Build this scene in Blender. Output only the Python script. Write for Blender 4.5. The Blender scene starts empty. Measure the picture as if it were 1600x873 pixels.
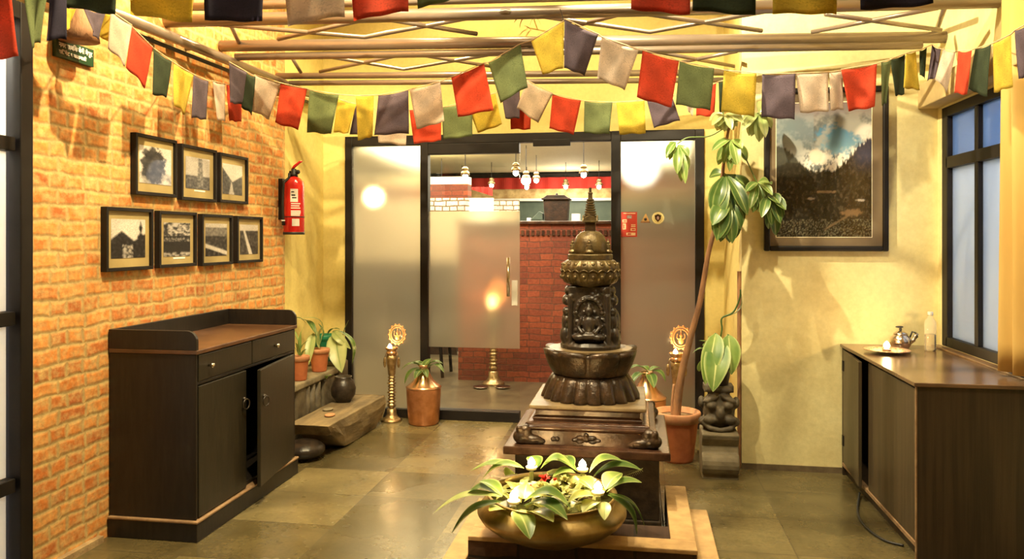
import bpy, math, random
from mathutils import Vector, Matrix, noise
random.seed(7)
PI = math.pi
D = bpy.data
COL = bpy.context.scene.collection
SC = bpy.context.scene

# ------------------------------------------------------------------ camera
F = 1200.0; CH = 1.41; VX = 195.0; HY = 370.0
YAW = math.atan(VX / F); CY, SY = math.cos(YAW), math.sin(YAW)
cam = D.cameras.new('camera'); cam.sensor_fit = 'HORIZONTAL'; cam.sensor_width = 36.0
cam.lens = 36.0 * F / 1600.0; cam.shift_y = -(436.5 - HY) / 1600.0
cam.clip_start = 0.05; cam.clip_end = 200
camo = D.objects.new('camera', cam); COL.objects.link(camo)
camo.location = (0, 0, CH); camo.rotation_euler = (PI / 2, 0, YAW)
SC.camera = camo
SC.view_settings.view_transform = 'Standard'; SC.view_settings.look = 'None'
SC.view_settings.gamma = 1.0; SC.view_settings.use_curve_mapping = False
SC.view_settings.exposure = 0.5

# ------------------------------------------------------------------ world (cool dusk daylight outside the windows)
w = D.worlds.new('world'); SC.world = w; w.use_nodes = True
bg = w.node_tree.nodes['Background']; bg.inputs[0].default_value = (0.66, 0.78, 1.0, 1); bg.inputs[1].default_value = 2.6

# ------------------------------------------------------------------ room lamps and added fills
def lamp(kind, name, loc, energy, color, size=0.1, target=None, angle=60, blend=0.5, sizey=None):
    l = D.lights.new(name, kind); l.energy = energy; l.color = color
    if kind == 'AREA':
        l.size = size
        if sizey: l.shape = 'RECTANGLE'; l.size_y = sizey
    else: l.shadow_soft_size = size
    if kind == 'SPOT': l.spot_size = math.radians(angle); l.spot_blend = blend
    o = D.objects.new(name, l); COL.objects.link(o); o.location = loc
    if target is not None:
        d = Vector(target) - Vector(loc); o.rotation_euler = d.to_track_quat('-Z', 'Y').to_euler()
    return o
XL, XR, XJ, YB, YJ, ZC = -2.46, 1.74, 0.63, 5.80, 4.84, 3.4
WARM = (1.0, 0.79, 0.42); WARM2 = (1.0, 0.84, 0.52)
lamp('SPOT', 'spot_brick', (-1.15, 2.75, 3.3), 290, WARM, 0.025, (-2.5, 3.7, 1.0), 115, 0.5)
lamp('SPOT', 'spot_brick_graze', (-1.93, 3.55, 3.34), 95, WARM, 0.02, (-2.35, 3.9, 0.8), 125, 0.7)
lamp('SPOT', 'spot_brick_far', (-1.6, 4.45, 3.34), 95, WARM, 0.02, (-2.4, 4.8, 1.0), 120, 0.6)
lamp('SPOT', 'spot_back', (-0.9, 4.35, 3.34), 120, WARM, 0.03, (-0.9, 5.8, 2.3), 120, 0.8)
lamp('SPOT', 'spot_right', (-0.2, 3.72, 3.3), 290, WARM2, 0.02, (1.15, 4.84, 1.25), 100, 0.6)
lamp('SPOT', 'spot_window_side', (0.75, 2.7, 3.3), 130, WARM2, 0.04, (1.5, 4.84, 1.6), 110, 0.7)
lamp('SPOT', 'spot_floor', (-0.9, 3.0, 3.35), 150, WARM2, 0.025, (-0.9, 4.3, 0.0), 80, 0.7)
lamp('POINT', 'pane_fill_outside', (XL - 0.65, 2.35, 2.5), 70, (1, 0.92, 0.74), 0.15)  # unseen lamp added outside to brighten the left door panes
lamp('AREA', 'overhead_fill', (-0.3, 2.4, 3.32), 26, WARM2, 1.6, (-0.3, 2.6, 0), sizey=1.0)  # soft area fill added overhead, with no fixture of its own

# ------------------------------------------------------------------ pixel -> place helpers (1600x873 frame)
def ray(px, py):
    x = (px - 800.0) / F; z = (HY - py) / F
    return Vector((x * CY - SY, x * SY + CY, z))
def onY(px, py, Y): r = ray(px, py); t = Y / r.y; return Vector((r.x * t, Y, CH + r.z * t))
def onX(px, py, X): r = ray(px, py); t = X / r.x; return Vector((X, r.y * t, CH + r.z * t))
def onZ(px, py, Z): r = ray(px, py); t = (Z - CH) / r.z; return Vector((r.x * t, r.y * t, Z))


# ------------------------------------------------------------------ materials
def nt(name):
    m = D.materials.new(name); m.use_nodes = True
    t = m.node_tree; b = t.nodes['Principled BSDF']; return m, t, b
def link(t, a, b): t.links.new(a, b)
def rgb(c): return (c[0], c[1], c[2], 1)
def mapped(t, scale=(1, 1, 1), rot=(0, 0, 0), loc=(0, 0, 0), kind='Object'):
    tc = t.nodes.new('ShaderNodeTexCoord'); mp = t.nodes.new('ShaderNodeMapping')
    mp.inputs['Scale'].default_value = scale; mp.inputs['Rotation'].default_value = rot; mp.inputs['Location'].default_value = loc
    link(t, tc.outputs[kind], mp.inputs['Vector']); return mp.outputs['Vector']
def noisen(t, vec, scale, detail=4, rough=0.55):
    n = t.nodes.new('ShaderNodeTexNoise'); n.inputs['Scale'].default_value = scale
    n.inputs['Detail'].default_value = detail; n.inputs['Roughness'].default_value = rough
    link(t, vec, n.inputs['Vector']); return n.outputs['Fac']
def ramp(t, fac, stops):
    r = t.nodes.new('ShaderNodeValToRGB'); e = r.color_ramp.elements
    while len(e) < len(stops): e.new(0.5)
    for i, (p, c) in enumerate(stops): e[i].position = p; e[i].color = rgb(c) if len(c) == 3 else c
    link(t, fac, r.inputs['Fac']); return r.outputs['Color']
def mixc(t, fac, a, b, mode='MIX'):
    m = t.nodes.new('ShaderNodeMix'); m.data_type = 'RGBA'; m.blend_type = mode
    for s, v in ((m.inputs[0], fac), (m.inputs[6], a), (m.inputs[7], b)):
        if hasattr(v, 'links') or hasattr(v, 'is_linked'): link(t, v, s)
        elif isinstance(v, (int, float)): s.default_value = v
        else: s.default_value = rgb(v)
    return m.outputs[2]
def bump(t, b, h, strength=0.3, dist=0.02):
    n = t.nodes.new('ShaderNodeBump'); n.inputs['Strength'].default_value = strength; n.inputs['Distance'].default_value = dist
    link(t, h, n.inputs['Height']); link(t, n.outputs['Normal'], b.inputs['Normal'])
def M(name, c1, c2=None, scale=12, rough=0.5, metal=0.0, bmp=0.0, bscale=None, lo=0.35, hi=0.65, stretch=(1, 1, 1), spec=None, coat=0):
    m, t, b = nt(name)
    b.inputs['Roughness'].default_value = rough; b.inputs['Metallic'].default_value = metal
    if spec is not None: b.inputs['Specular IOR Level'].default_value = spec
    if coat: b.inputs['Coat Weight'].default_value = coat; b.inputs['Coat Roughness'].default_value = 0.12
    v = mapped(t, stretch)
    n = noisen(t, v, scale)
    link(t, ramp(t, n, [(lo, c1), (hi, c2 or tuple(x * 0.8 for x in c1))]), b.inputs['Base Color'])
    if bmp: bump(t, b, noisen(t, v, bscale or scale * 3), bmp, 0.01)
    return m
def emit(name, c, s):
    m, t, b = nt(name); b.inputs['Base Color'].default_value = rgb(c)
    b.inputs['Emission Color'].default_value = rgb(c); b.inputs['Emission Strength'].default_value = s; return m

def mat_brick(name, axis, c_hi, c_lo, c_mid, mortar, bw=0.19, rh=0.068, smear=0.5, msize=0.011, msm=0.35):
    m, t, b = nt(name); b.inputs['Roughness'].default_value = 0.85
    tc = t.nodes.new('ShaderNodeTexCoord'); sep = t.nodes.new('ShaderNodeSeparateXYZ'); cmb = t.nodes.new('ShaderNodeCombineXYZ')
    link(t, tc.outputs['Object'], sep.inputs[0]); link(t, sep.outputs['Y' if axis == 'Y' else 'X'], cmb.inputs['X']); link(t, sep.outputs['Z'], cmb.inputs['Y'])
    nn = t.nodes.new('ShaderNodeTexNoise'); nn.inputs['Scale'].default_value = 7; nn.inputs['Detail'].default_value = 3; link(t, cmb.outputs[0], nn.inputs['Vector'])
    vm = t.nodes.new('ShaderNodeVectorMath'); vm.operation = 'MULTIPLY_ADD'; vm.inputs[1].default_value = (0.034, 0.034, 0)
    link(t, nn.outputs['Color'], vm.inputs[0]); link(t, cmb.outputs[0], vm.inputs[2])
    br = t.nodes.new('ShaderNodeTexBrick'); br.offset = 0.5; br.offset_frequency = 2; br.squash = 0.6; br.squash_frequency = 2
    for k, v in (('Scale', 1.0), ('Mortar Size', msize), ('Mortar Smooth', msm), ('Bias', 0.0), ('Brick Width', bw), ('Row Height', rh)): br.inputs[k].default_value = v
    br.inputs['Color1'].default_value = (0, 0, 0, 1); br.inputs['Color2'].default_value = (1, 1, 1, 1); br.inputs['Mortar'].default_value = (0.5, 0.5, 0.5, 1)
    link(t, vm.outputs[0], br.inputs['Vector'])
    col = ramp(t, br.outputs['Color'], [(0.0, c_lo), (0.5, c_mid), (1.0, c_hi)])
    v2 = cmb.outputs[0]
    sm = ramp(t, noisen(t, v2, 16, 6, 0.7), [(0.42, (0, 0, 0)), (0.66, (smear,) * 3)])
    col = mixc(t, sm, col, mortar)
    blot = ramp(t, noisen(t, v2, 38, 4, 0.6), [(0.3, (0.72, 0.66, 0.62)), (0.7, (1.12, 1.08, 1.02))])
    col = mixc(t, br.outputs['Fac'], col, mixc(t, noisen(t, v2, 5), mortar, tuple(x * 0.62 for x in mortar)))
    col = mixc(t, 1.0, col, blot, 'MULTIPLY')
    link(t, col, b.inputs['Base Color'])
    inv = t.nodes.new('ShaderNodeMath'); inv.operation = 'MULTIPLY_ADD'; inv.inputs[1].default_value = -1.0
    link(t, br.outputs['Fac'], inv.inputs[0]); ms = t.nodes.new('ShaderNodeMath'); ms.operation = 'MULTIPLY'; ms.inputs[1].default_value = 0.9
    link(t, noisen(t, v2, 30, 5), ms.inputs[0]); link(t, ms.outputs[0], inv.inputs[2])
    bump(t, b, inv.outputs[0], 0.35, 0.009)
    return m
m_brick = mat_brick('brick_orange', 'Y', (0.72, 0.34, 0.09), (0.46, 0.13, 0.03), (0.68, 0.25, 0.05), (0.62, 0.47, 0.20), 0.165, 0.068, 0.85, 0.017, 1.0)
m_brick_dark = mat_brick('brick_bar', 'X', (0.27, 0.062, 0.022), (0.15, 0.035, 0.016), (0.21, 0.046, 0.019), (0.13, 0.05, 0.025), 0.22, 0.06, 0.1, 0.005)
m_brick_pale = mat_brick('brick_pale', 'X', (0.85, 0.80, 0.66), (0.7, 0.62, 0.48), (0.8, 0.74, 0.6), (0.22, 0.15, 0.09), 0.15, 0.062, 0.1, 0.009)
m_brick_kerb = mat_brick('brick_kerb', 'X', (0.10, 0.05, 0.028), (0.05, 0.026, 0.016), (0.07, 0.036, 0.022), (0.035, 0.024, 0.016), 0.24, 0.075, 0.2, 0.008)

def mat_wall(name, c, dirt, dscale=2.0):
    m, t, b = nt(name); b.inputs['Roughness'].default_value = 0.75
    v = mapped(t)
    f = ramp(t, noisen(t, v, dscale, 6, 0.65), [(0.42, (0, 0, 0)), (0.75, (0.75,) * 3)])
    c2 = mixc(t, f, c, dirt)
    fine = ramp(t, noisen(t, v, 40, 3), [(0.3, (0.9, 0.9, 0.88)), (0.7, (1, 1, 1))])
    link(t, mixc(t, 1.0, c2, fine, 'MULTIPLY'), b.inputs['Base Color'])
    bump(t, b, noisen(t, v, 25, 5), 0.15, 0.01); return m
m_yellow = mat_wall('yellow_plaster', (0.74, 0.62, 0.23), (0.56, 0.43, 0.13))
m_cream = mat_wall('cream_plaster', (0.78, 0.69, 0.36), (0.56, 0.45, 0.19), 2.6)
m_ceil = mat_wall('ceiling_paint', (0.78, 0.68, 0.42), (0.7, 0.6, 0.35))
m_in = mat_wall('inner_cream', (0.80, 0.74, 0.52), (0.74, 0.66, 0.42), 1.2)

def mat_floor():
    m, t, b = nt('slate_tiles')
    v = mapped(t, (1, 1, 1), loc=(0.92 + 0.54 * 8, -3.56 + 0.44 * 20, 0))
    br = t.nodes.new('ShaderNodeTexBrick'); br.offset = 0.0; br.squash = 1.0
    for k, x in (('Scale', 1.0), ('Mortar Size', 0.0035), ('Mortar Smooth', 0.2), ('Bias', 0.0), ('Brick Width', 0.54), ('Row Height', 0.44)): br.inputs[k].default_value = x
    br.inputs['Color1'].default_value = (0, 0, 0, 1); br.inputs['Color2'].default_value = (1, 1, 1, 1); br.inputs['Mortar'].default_value = (0.5,) * 3 + (1,)
    link(t, v, br.inputs['Vector'])
    base = ramp(t, br.outputs['Color'], [(0.0, (0.085, 0.068, 0.034)), (0.5, (0.13, 0.105, 0.052)), (1.0, (0.22, 0.18, 0.095))])
    cl = ramp(t, noisen(t, v, 3.2, 8, 0.68), [(0.3, (0.55, 0.55, 0.5)), (0.7, (1.25, 1.2, 1.1))])
    fn = ramp(t, noisen(t, v, 45, 4, 0.7), [(0.25, (0.7, 0.7, 0.66)), (0.75, (1.15, 1.15, 1.1))])
    c = mixc(t, 1.0, mixc(t, 1.0, base, cl, 'MULTIPLY'), fn, 'MULTIPLY')
    c = mixc(t, br.outputs['Fac'], c, (0.07, 0.055, 0.03))
    link(t, c, b.inputs['Base Color'])
    r = ramp(t, noisen(t, v, 2.2, 4), [(0.3, (0.17,) * 3), (0.7, (0.36,) * 3)])
    link(t, r, b.inputs['Roughness']); b.inputs['Specular IOR Level'].default_value = 0.6
    bump(t, b, noisen(t, v, 9, 6), 0.12, 0.01); return m
m_floor = mat_floor()

m_black = M('black_metal_frame', (0.007, 0.005, 0.005), (0.012, 0.009, 0.008), 8, 0.5, spec=0.3)
m_steel = M('painted_steel_tube', (0.36, 0.29, 0.23), (0.27, 0.21, 0.165), 6, 0.3, 0.65, stretch=(0.4, 1, 1))
m_darkwood = M('dark_stained_wood', (0.008, 0.006, 0.005), (0.016, 0.012, 0.009), 60, 0.42, bmp=0.1, stretch=(1, 1, 0.12))
m_darkwood2 = M('dark_cabinet_front', (0.014, 0.012, 0.007), (0.024, 0.019, 0.011), 60, 0.42, bmp=0.1, stretch=(1, 1, 0.1))
m_topwood = M('worn_counter_top', (0.12, 0.055, 0.026), (0.07, 0.034, 0.017), 9, 0.3, bmp=0.05)
m_edge = M('pale_worn_edge', (0.34, 0.22, 0.12), (0.22, 0.13, 0.07), 20, 0.45)
m_rcab = M('brown_cabinet_wood', (0.045, 0.033, 0.017), (0.08, 0.056, 0.03), 26, 0.42, bmp=0.08, stretch=(1.6, 1.6, 0.06))
m_rside = M('dark_cabinet_side', (0.022, 0.014, 0.008), (0.045, 0.028, 0.016), 30, 0.45, bmp=0.08, stretch=(1.6, 1.6, 0.06))
m_rtop = M('brown_cabinet_top', (0.17, 0.10, 0.055), (0.11, 0.065, 0.038), 6, 0.22, bmp=0.04)
m_bronze = M('dark_stone_bronze', (0.020, 0.013, 0.008), (0.060, 0.034, 0.018), 18, 0.3, 0.35, bmp=0.35, bscale=60)
m_olive = M('olive_bronze', (0.125, 0.09, 0.036), (0.07, 0.047, 0.021), 22, 0.38, 0.55, bmp=0.2, bscale=70)
m_slab = M('polished_brown_stone', (0.035, 0.016, 0.010), (0.085, 0.042, 0.024), 14, 0.27, 0.1, bmp=0.15)
m_blackstone = M('black_stone', (0.014, 0.010, 0.008), (0.035, 0.024, 0.016), 25, 0.35, bmp=0.2)
m_platestone = M('worn_stone_top', (0.22, 0.16, 0.08), (0.12, 0.08, 0.04), 12, 0.4, bmp=0.2)
m_coping = M('sandy_coping', (0.52, 0.34, 0.15), (0.40, 0.25, 0.11), 14, 0.7, bmp=0.3)
m_brass = M('hammered_brass', (0.46, 0.33, 0.13), (0.27, 0.18, 0.065), 9, 0.4, 0.7, bmp=0.12, bscale=70)
m_brassl = M('ornate_brass', (0.62, 0.46, 0.24), (0.32, 0.20, 0.09), 30, 0.3, 0.85, bmp=0.3, bscale=90)
m_copper = M('copper', (0.66, 0.30, 0.14), (0.50, 0.20, 0.08), 16, 0.32, 0.75, bmp=0.12, bscale=60)
m_coppertop = M('polished_copper', (0.80, 0.48, 0.28), (0.66, 0.36, 0.2), 16, 0.25, 0.85)
m_halo = M('gilt_copper', (0.85, 0.42, 0.18), (0.6, 0.25, 0.09), 60, 0.35, 0.3)
m_terra = M('terracotta', (0.58, 0.19, 0.07), (0.42, 0.12, 0.045), 9, 0.7, bmp=0.1)
m_rim = M('terracotta_rim', (0.48, 0.25, 0.12), (0.40, 0.16, 0.07), 15, 0.7)
m_soil = M('soil', (0.24, 0.16, 0.08), (0.10, 0.06, 0.03), 50, 0.95, bmp=0.6)
m_greenpot = M('green_plastic', (0.015, 0.20, 0.10), (0.01, 0.13, 0.07), 6, 0.4)
m_bark = M('bark', (0.34, 0.17, 0.075), (0.20, 0.10, 0.05), 25, 0.75, bmp=0.4, stretch=(1, 1, 0.3))
m_stone = M('carved_grey_stone', (0.13, 0.105, 0.065), (0.055, 0.042, 0.026), 10, 0.65, bmp=0.5)
m_stonelt = M('weathered_stone', (0.24, 0.20, 0.125), (0.13, 0.105, 0.062), 8, 0.7, bmp=0.4)
m_log = M('weathered_timber', (0.27, 0.20, 0.10), (0.12, 0.085, 0.045), 7, 0.75, bmp=0.5, bscale=26, stretch=(1.6, 0.35, 1.6))
m_red = M('fire_red_paint', (0.62, 0.016, 0.012), (0.55, 0.012, 0.01), 5, 0.25, coat=0.5)
m_white = M('white_paint', (0.85, 0.84, 0.80), (0.8, 0.79, 0.75), 5, 0.5)
m_rubber = M('black_rubber', (0.012, 0.012, 0.012), (0.02, 0.02, 0.02), 30, 0.5)
m_chrome = M('steel', (0.72, 0.64, 0.56), (0.55, 0.47, 0.4), 10, 0.2, 1.0)
m_wax = M('wax', (0.9, 0.82, 0.6), (0.85, 0.75, 0.5), 10, 0.5)
m_flame = emit('flame', (1.0, 0.72, 0.32), 60)
m_bulb = emit('bulb', (1.0, 0.84, 0.55), 26)
m_blob = emit('wall_globe', (1.0, 0.84, 0.50), 22)
m_blobw = emit('white_globe', (0.95, 0.93, 1.0), 3.5)
m_string = M('cord', (0.70, 0.52, 0.30), (0.5, 0.35, 0.2), 40, 0.8)
m_sign = M('sign_green', (0.008, 0.035, 0.014), (0.012, 0.05, 0.02), 8, 0.4)
m_curtain = M('ochre_curtain', (0.62, 0.42, 0.13), (0.52, 0.33, 0.09), 5, 0.85, stretch=(1, 1, 0.2))
m_redcloth = M('red_cloth', (0.50, 0.03, 0.02), (0.38, 0.02, 0.015), 4, 0.8)
m_teal = M('grey_green_panel', (0.09, 0.13, 0.10), (0.06, 0.09, 0.07), 6, 0.6)
m_trunk = M('black_lacquer_trunk', (0.02, 0.012, 0.008), (0.05, 0.024, 0.014), 20, 0.4, bmp=0.2)

def mat_leaf(name, dark, light, vein):
    m, t, b = nt(name); b.inputs['Roughness'].default_value = 0.34
    at = t.nodes.new('ShaderNodeAttribute'); at.attribute_name = 'leafx'
    f = ramp(t, at.outputs['Fac'], [(0.0, (1, 1, 1)), (0.10, (0.15, 0.15, 0.15)), (0.75, (0, 0, 0)), (1.0, (0.6, 0.6, 0.6))])
    n = ramp(t, noisen(t, mapped(t), 7, 3), [(0.35, dark), (0.62, light)])
    link(t, mixc(t, f, n, vein), b.inputs['Base Color'])
    tr = t.nodes.new('ShaderNodeBsdfTranslucent'); tr.inputs[0].default_value = rgb(light)
    mx = t.nodes.new('ShaderNodeMixShader'); mx.inputs[0].default_value = 0.25
    out = t.nodes['Material Output']; link(t, b.outputs[0], mx.inputs[1]); link(t, tr.outputs[0], mx.inputs[2]); link(t, mx.outputs[0], out.inputs[0])
    return m
m_leaf = mat_leaf('deep_green_leaf', (0.02, 0.07, 0.014), (0.07, 0.15, 0.03), (0.42, 0.48, 0.16))
m_leafb = mat_leaf('bright_leaf', (0.08, 0.19, 0.035), (0.24, 0.36, 0.08), (0.72, 0.76, 0.32))
m_leafy = mat_leaf('yellow_green_leaf', (0.20, 0.27, 0.05), (0.42, 0.43, 0.10), (0.8, 0.78, 0.4))
m_leafp = mat_leaf('pale_variegated_leaf', (0.30, 0.38, 0.14), (0.52, 0.55, 0.25), (0.15, 0.24, 0.07))

def mat_glass(name, tint=(1, 1, 1), gl=0.06, rough=0.02):
    m, t, b = nt(name); t.nodes.remove(b)
    tr = t.nodes.new('ShaderNodeBsdfTransparent'); tr.inputs[0].default_value = rgb(tint)
    g = t.nodes.new('ShaderNodeBsdfGlossy'); g.inputs['Roughness'].default_value = rough
    fr = t.nodes.new('ShaderNodeFresnel'); fr.inputs['IOR'].default_value = 1.35
    mx = t.nodes.new('ShaderNodeMixShader'); link(t, fr.outputs[0], mx.inputs[0])
    link(t, tr.outputs[0], mx.inputs[1]); link(t, g.outputs[0], mx.inputs[2]); link(t, mx.outputs[0], t.nodes['Material Output'].inputs[0]); return m
m_glass = mat_glass('clear_glass', (0.97, 0.98, 0.96))
def mat_frost(name, tint, rough=0.28, trans=0.08):
    m, t, b = nt(name); t.nodes.remove(b)
    r = t.nodes.new('ShaderNodeBsdfRefraction'); r.inputs[0].default_value = rgb(tint); r.inputs['Roughness'].default_value = rough; r.inputs['IOR'].default_value = 1.25
    d = t.nodes.new('ShaderNodeBsdfTranslucent'); d.inputs[0].default_value = rgb(tint)
    df = t.nodes.new('ShaderNodeBsdfDiffuse'); df.inputs[0].default_value = rgb(tint)
    g = t.nodes.new('ShaderNodeBsdfGlossy'); g.inputs['Roughness'].default_value = 0.12
    a = t.nodes.new('ShaderNodeMixShader'); a.inputs[0].default_value = trans; link(t, r.outputs[0], a.inputs[1]); link(t, d.outputs[0], a.inputs[2])
    c = t.nodes.new('ShaderNodeMixShader'); c.inputs[0].default_value = 0.05; link(t, a.outputs[0], c.inputs[1]); link(t, df.outputs[0], c.inputs[2])
    e = t.nodes.new('ShaderNodeMixShader'); fr = t.nodes.new('ShaderNodeFresnel'); fr.inputs['IOR'].default_value = 1.3
    link(t, fr.outputs[0], e.inputs[0]); link(t, c.outputs[0], e.inputs[1]); link(t, g.outputs[0], e.inputs[2]); link(t, e.outputs[0], t.nodes['Material Output'].inputs[0]); return m
m_frost = mat_frost('frosted_glass', (0.86, 0.83, 0.70))
m_frostw = mat_frost('frosted_window_glass', (0.86, 0.90, 0.95), 0.5, 0.6)
m_frostb = mat_frost('bluish_window_glass', (0.45, 0.58, 0.78), 0.5, 0.6)

def mat_flag(name, c, ink=0.45):
    m, t, b = nt(name); b.inputs['Roughness'].default_value = 0.9
    v = mapped(t, (1, 1, 1), kind='UV')
    n1 = noisen(t, mapped(t, (22, 34, 1), kind='UV'), 1.0, 2, 0.8); n2 = noisen(t, v, 5.0, 3, 0.6)
    ln = t.nodes.new('ShaderNodeMath'); ln.operation = 'MULTIPLY'; link(t, n2, ln.inputs[0]); link(t, n1, ln.inputs[1])
    pr = ramp(t, ln.outputs[0], [(0.24, (0, 0, 0)), (0.34, (ink,) * 3)])
    fade = ramp(t, noisen(t, v, 2.5, 4), [(0.3, tuple(x * 0.6 for x in c)), (0.7, tuple(min(1, x * 1.1) for x in c))])
    cc = mixc(t, pr, fade, tuple(x * 0.35 for x in c))
    link(t, cc, b.inputs['Base Color'])
    tr = t.nodes.new('ShaderNodeBsdfTranslucent'); link(t, cc, tr.inputs[0])
    mx = t.nodes.new('ShaderNodeMixShader'); mx.inputs[0].default_value = 0.42
    link(t, b.outputs[0], mx.inputs[1]); link(t, tr.outputs[0], mx.inputs[2]); link(t, mx.outputs[0], t.nodes['Material Output'].inputs[0])
    return m
FM = {'red': mat_flag('flag_red', (0.72, 0.075, 0.025)), 'green': mat_flag('flag_green', (0.19, 0.235, 0.095)),
      'dark green': mat_flag('flag_dark_green', (0.045, 0.065, 0.03)), 'yellow': mat_flag('flag_yellow', (0.76, 0.58, 0.07)),
      'purple': mat_flag('flag_purple', (0.17, 0.125, 0.165)), 'white': mat_flag('flag_white', (0.80, 0.66, 0.54)),
      'blue': mat_flag('flag_blue', (0.035, 0.028, 0.06))}
m_vcol_cache = {}
def mat_vcol(name='painted', rough=0.4, coat=0.0):
    if name in m_vcol_cache: return m_vcol_cache[name]
    m, t, b = nt(name); a = t.nodes.new('ShaderNodeAttribute'); a.attribute_name = 'Col'
    link(t, a.outputs['Color'], b.inputs['Base Color']); b.inputs['Roughness'].default_value = rough
    b.inputs['Coat Weight'].default_value = coat; m_vcol_cache[name] = m; return m

# ------------------------------------------------------------------ mesh builder
class MB:
    def __init__(s): s.v = []; s.f = []; s.uv = {}; s.at = {}
    def add(s, vs, fs):
        o = len(s.v); s.v += [Vector(v) for v in vs]; s.f += [tuple(i + o for i in f) for f in fs]; return s
    def box(s, x0, x1, y0, y1, z0, z1):
        vs = [(x, y, z) for x in (x0, x1) for y in (y0, y1) for z in (z0, z1)]
        return s.add(vs, [(0, 1, 3, 2), (4, 6, 7, 5), (0, 4, 5, 1), (2, 3, 7, 6), (0, 2, 6, 4), (1, 5, 7, 3)])
    def prism(s, pts, d):   # closed 3D polygon extruded by vector d
        n = len(pts); d = Vector(d); a = [Vector(p) for p in pts]; b = [p + d for p in a]
        return s.add(a + b, [tuple(range(n))[::-1], tuple(range(n, 2 * n))] + [(i, (i + 1) % n, n + (i + 1) % n, n + i) for i in range(n)])
    def tube(s, pts, r, seg=8, cap=True):
        pts = [Vector(p) for p in pts]; n = len(pts); rs = r if isinstance(r, (list, tuple)) else [r] * n
        vs = []; prev = None
        for i, p in enumerate(pts):
            t = (pts[min(i + 1, n - 1)] - pts[max(i - 1, 0)]).normalized()
            up = prev if prev is not None else (Vector((0, 0, 1)) if abs(t.z) < 0.9 else Vector((1, 0, 0)))
            a = (up - t * up.dot(t)).normalized(); b = t.cross(a); prev = a
            for k in range(seg): an = 2 * PI * k / seg; vs.append(p + (a * math.cos(an) + b * math.sin(an)) * rs[i])
        fs = [(i * seg + k, i * seg + (k + 1) % seg, (i + 1) * seg + (k + 1) % seg, (i + 1) * seg + k) for i in range(n - 1) for k in range(seg)]
        if cap: fs += [tuple(range(seg))[::-1], tuple(range((n - 1) * seg, n * seg))]
        return s.add(vs, fs)
    def lathe(s, prof, c=(0, 0, 0), seg=32, mod=None, axis='Z'):
        c = Vector(c); vs = []; n = len(prof)
        for i, (r, z) in enumerate(prof):
            for k in range(seg):
                a = 2 * PI * k / seg; rr, zz = (r, z) if mod is None else mod(r, z, a, i)
                p = Vector((rr * math.cos(a), rr * math.sin(a), zz))
                if axis == 'X': p = Vector((p.z, p.x, p.y))
                if axis == 'Y': p = Vector((p.x, p.z, p.y))
                vs.append(c + p)
        fs = [(i * seg + k, i * seg + (k + 1) % seg, (i + 1) * seg + (k + 1) % seg, (i + 1) * seg + k) for i in range(n - 1) for k in range(seg)]
        if prof[0][0] > 1e-5: fs.append(tuple(range(seg))[::-1])
        if prof[-1][0] > 1e-5: fs.append(tuple(range((n - 1) * seg, n * seg)))
        return s.add(vs, fs)
    def ell(s, c, r, seg=16, rings=10, R=None):
        if not isinstance(r, (tuple, list)): r = (r, r, r)
        vs = []; c = Vector(c)
        for i in range(rings + 1):
            th = PI * i / rings
            for k in range(seg):
                a = 2 * PI * k / seg; p = Vector((r[0] * math.sin(th) * math.cos(a), r[1] * math.sin(th) * math.sin(a), r[2] * math.cos(th)))
                if R: p = R @ p
                vs.append(c + p)
        return s.add(vs, [(i * seg + k, (i + 1) * seg + k, (i + 1) * seg + (k + 1) % seg, i * seg + (k + 1) % seg) for i in range(rings) for k in range(seg)])
    def grid(s, fn, nu, nv):
        o = len(s.v)
        for j in range(nv + 1):
            for i in range(nu + 1):
                s.uv[len(s.v)] = (i / nu, j / nv); s.v.append(Vector(fn(i / nu, j / nv)))
        s.f += [(o + j * (nu + 1) + i, o + j * (nu + 1) + i + 1, o + (j + 1) * (nu + 1) + i + 1, o + (j + 1) * (nu + 1) + i) for j in range(nv) for i in range(nu)]
        return s
    def leaf(s, base, tip, width, arch=0.15, side=None, fold=0.25, n=8, power=0.8, up=Vector((0, 0, 1))):
        """A leaf blade from base to tip that arches along 'up', folded along its midrib."""
        base = Vector(base); tip = Vector(tip); L = (tip - base).length; t = (tip - base) / max(L, 1e-6)
        u = Vector(up) - t * Vector(up).dot(t)
        if u.length < 0.05: u = Vector((0, -1, 0)) - t * t.y * -1
        u.normalize(); sd = Vector(side).normalized() if side is not None else t.cross(u).normalized()
        nrm = sd.cross(t).normalized(); nrm = nrm if nrm.dot(u) >= 0 else -nrm
        o = len(s.v); xs = (-1, -0.5, 0, 0.5, 1)
        for i in range(n + 1):
            k = i / n; c = base + t * L * k + u * arch * L * math.sin(PI * min(1, k * 1.0)) 
            wd = width * 0.5 * (math.sin(PI * k ** power) ** 0.75 if 0 < k < 1 else 0.02) + 0.0006
            for x in xs:
                s.at[len(s.v)] = abs(x); s.v.append(c + sd * x * wd + nrm * abs(x) * wd * fold)
        s.f += [(o + i * 5 + j, o + i * 5 + j + 1, o + (i + 1) * 5 + j + 1, o + (i + 1) * 5 + j) for i in range(n) for j in range(4)]
        return s
    def build(s, name, mat, parent=None, smooth=False, bevel=0, solid=0, origin=None, world=False, voxel=0, sub=0):
        me = D.meshes.new(name)
        if parent is not None and origin is None and not world: origin = Vector(parent.get('_o', (0, 0, 0)))
        if parent is not None and world: origin = Vector(parent.get('_o', (0, 0, 0)))
        o0 = Vector(origin) if origin is not None else Vector((0, 0, 0))
        me.from_pydata([v - o0 for v in s.v], [], s.f); me.materials.append(mat)
        if s.uv:
            ul = me.uv_layers.new(name='UVMap')
            for lp in me.loops: ul.data[lp.index].uv = s.uv.get(lp.vertex_index, (0, 0))
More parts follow.
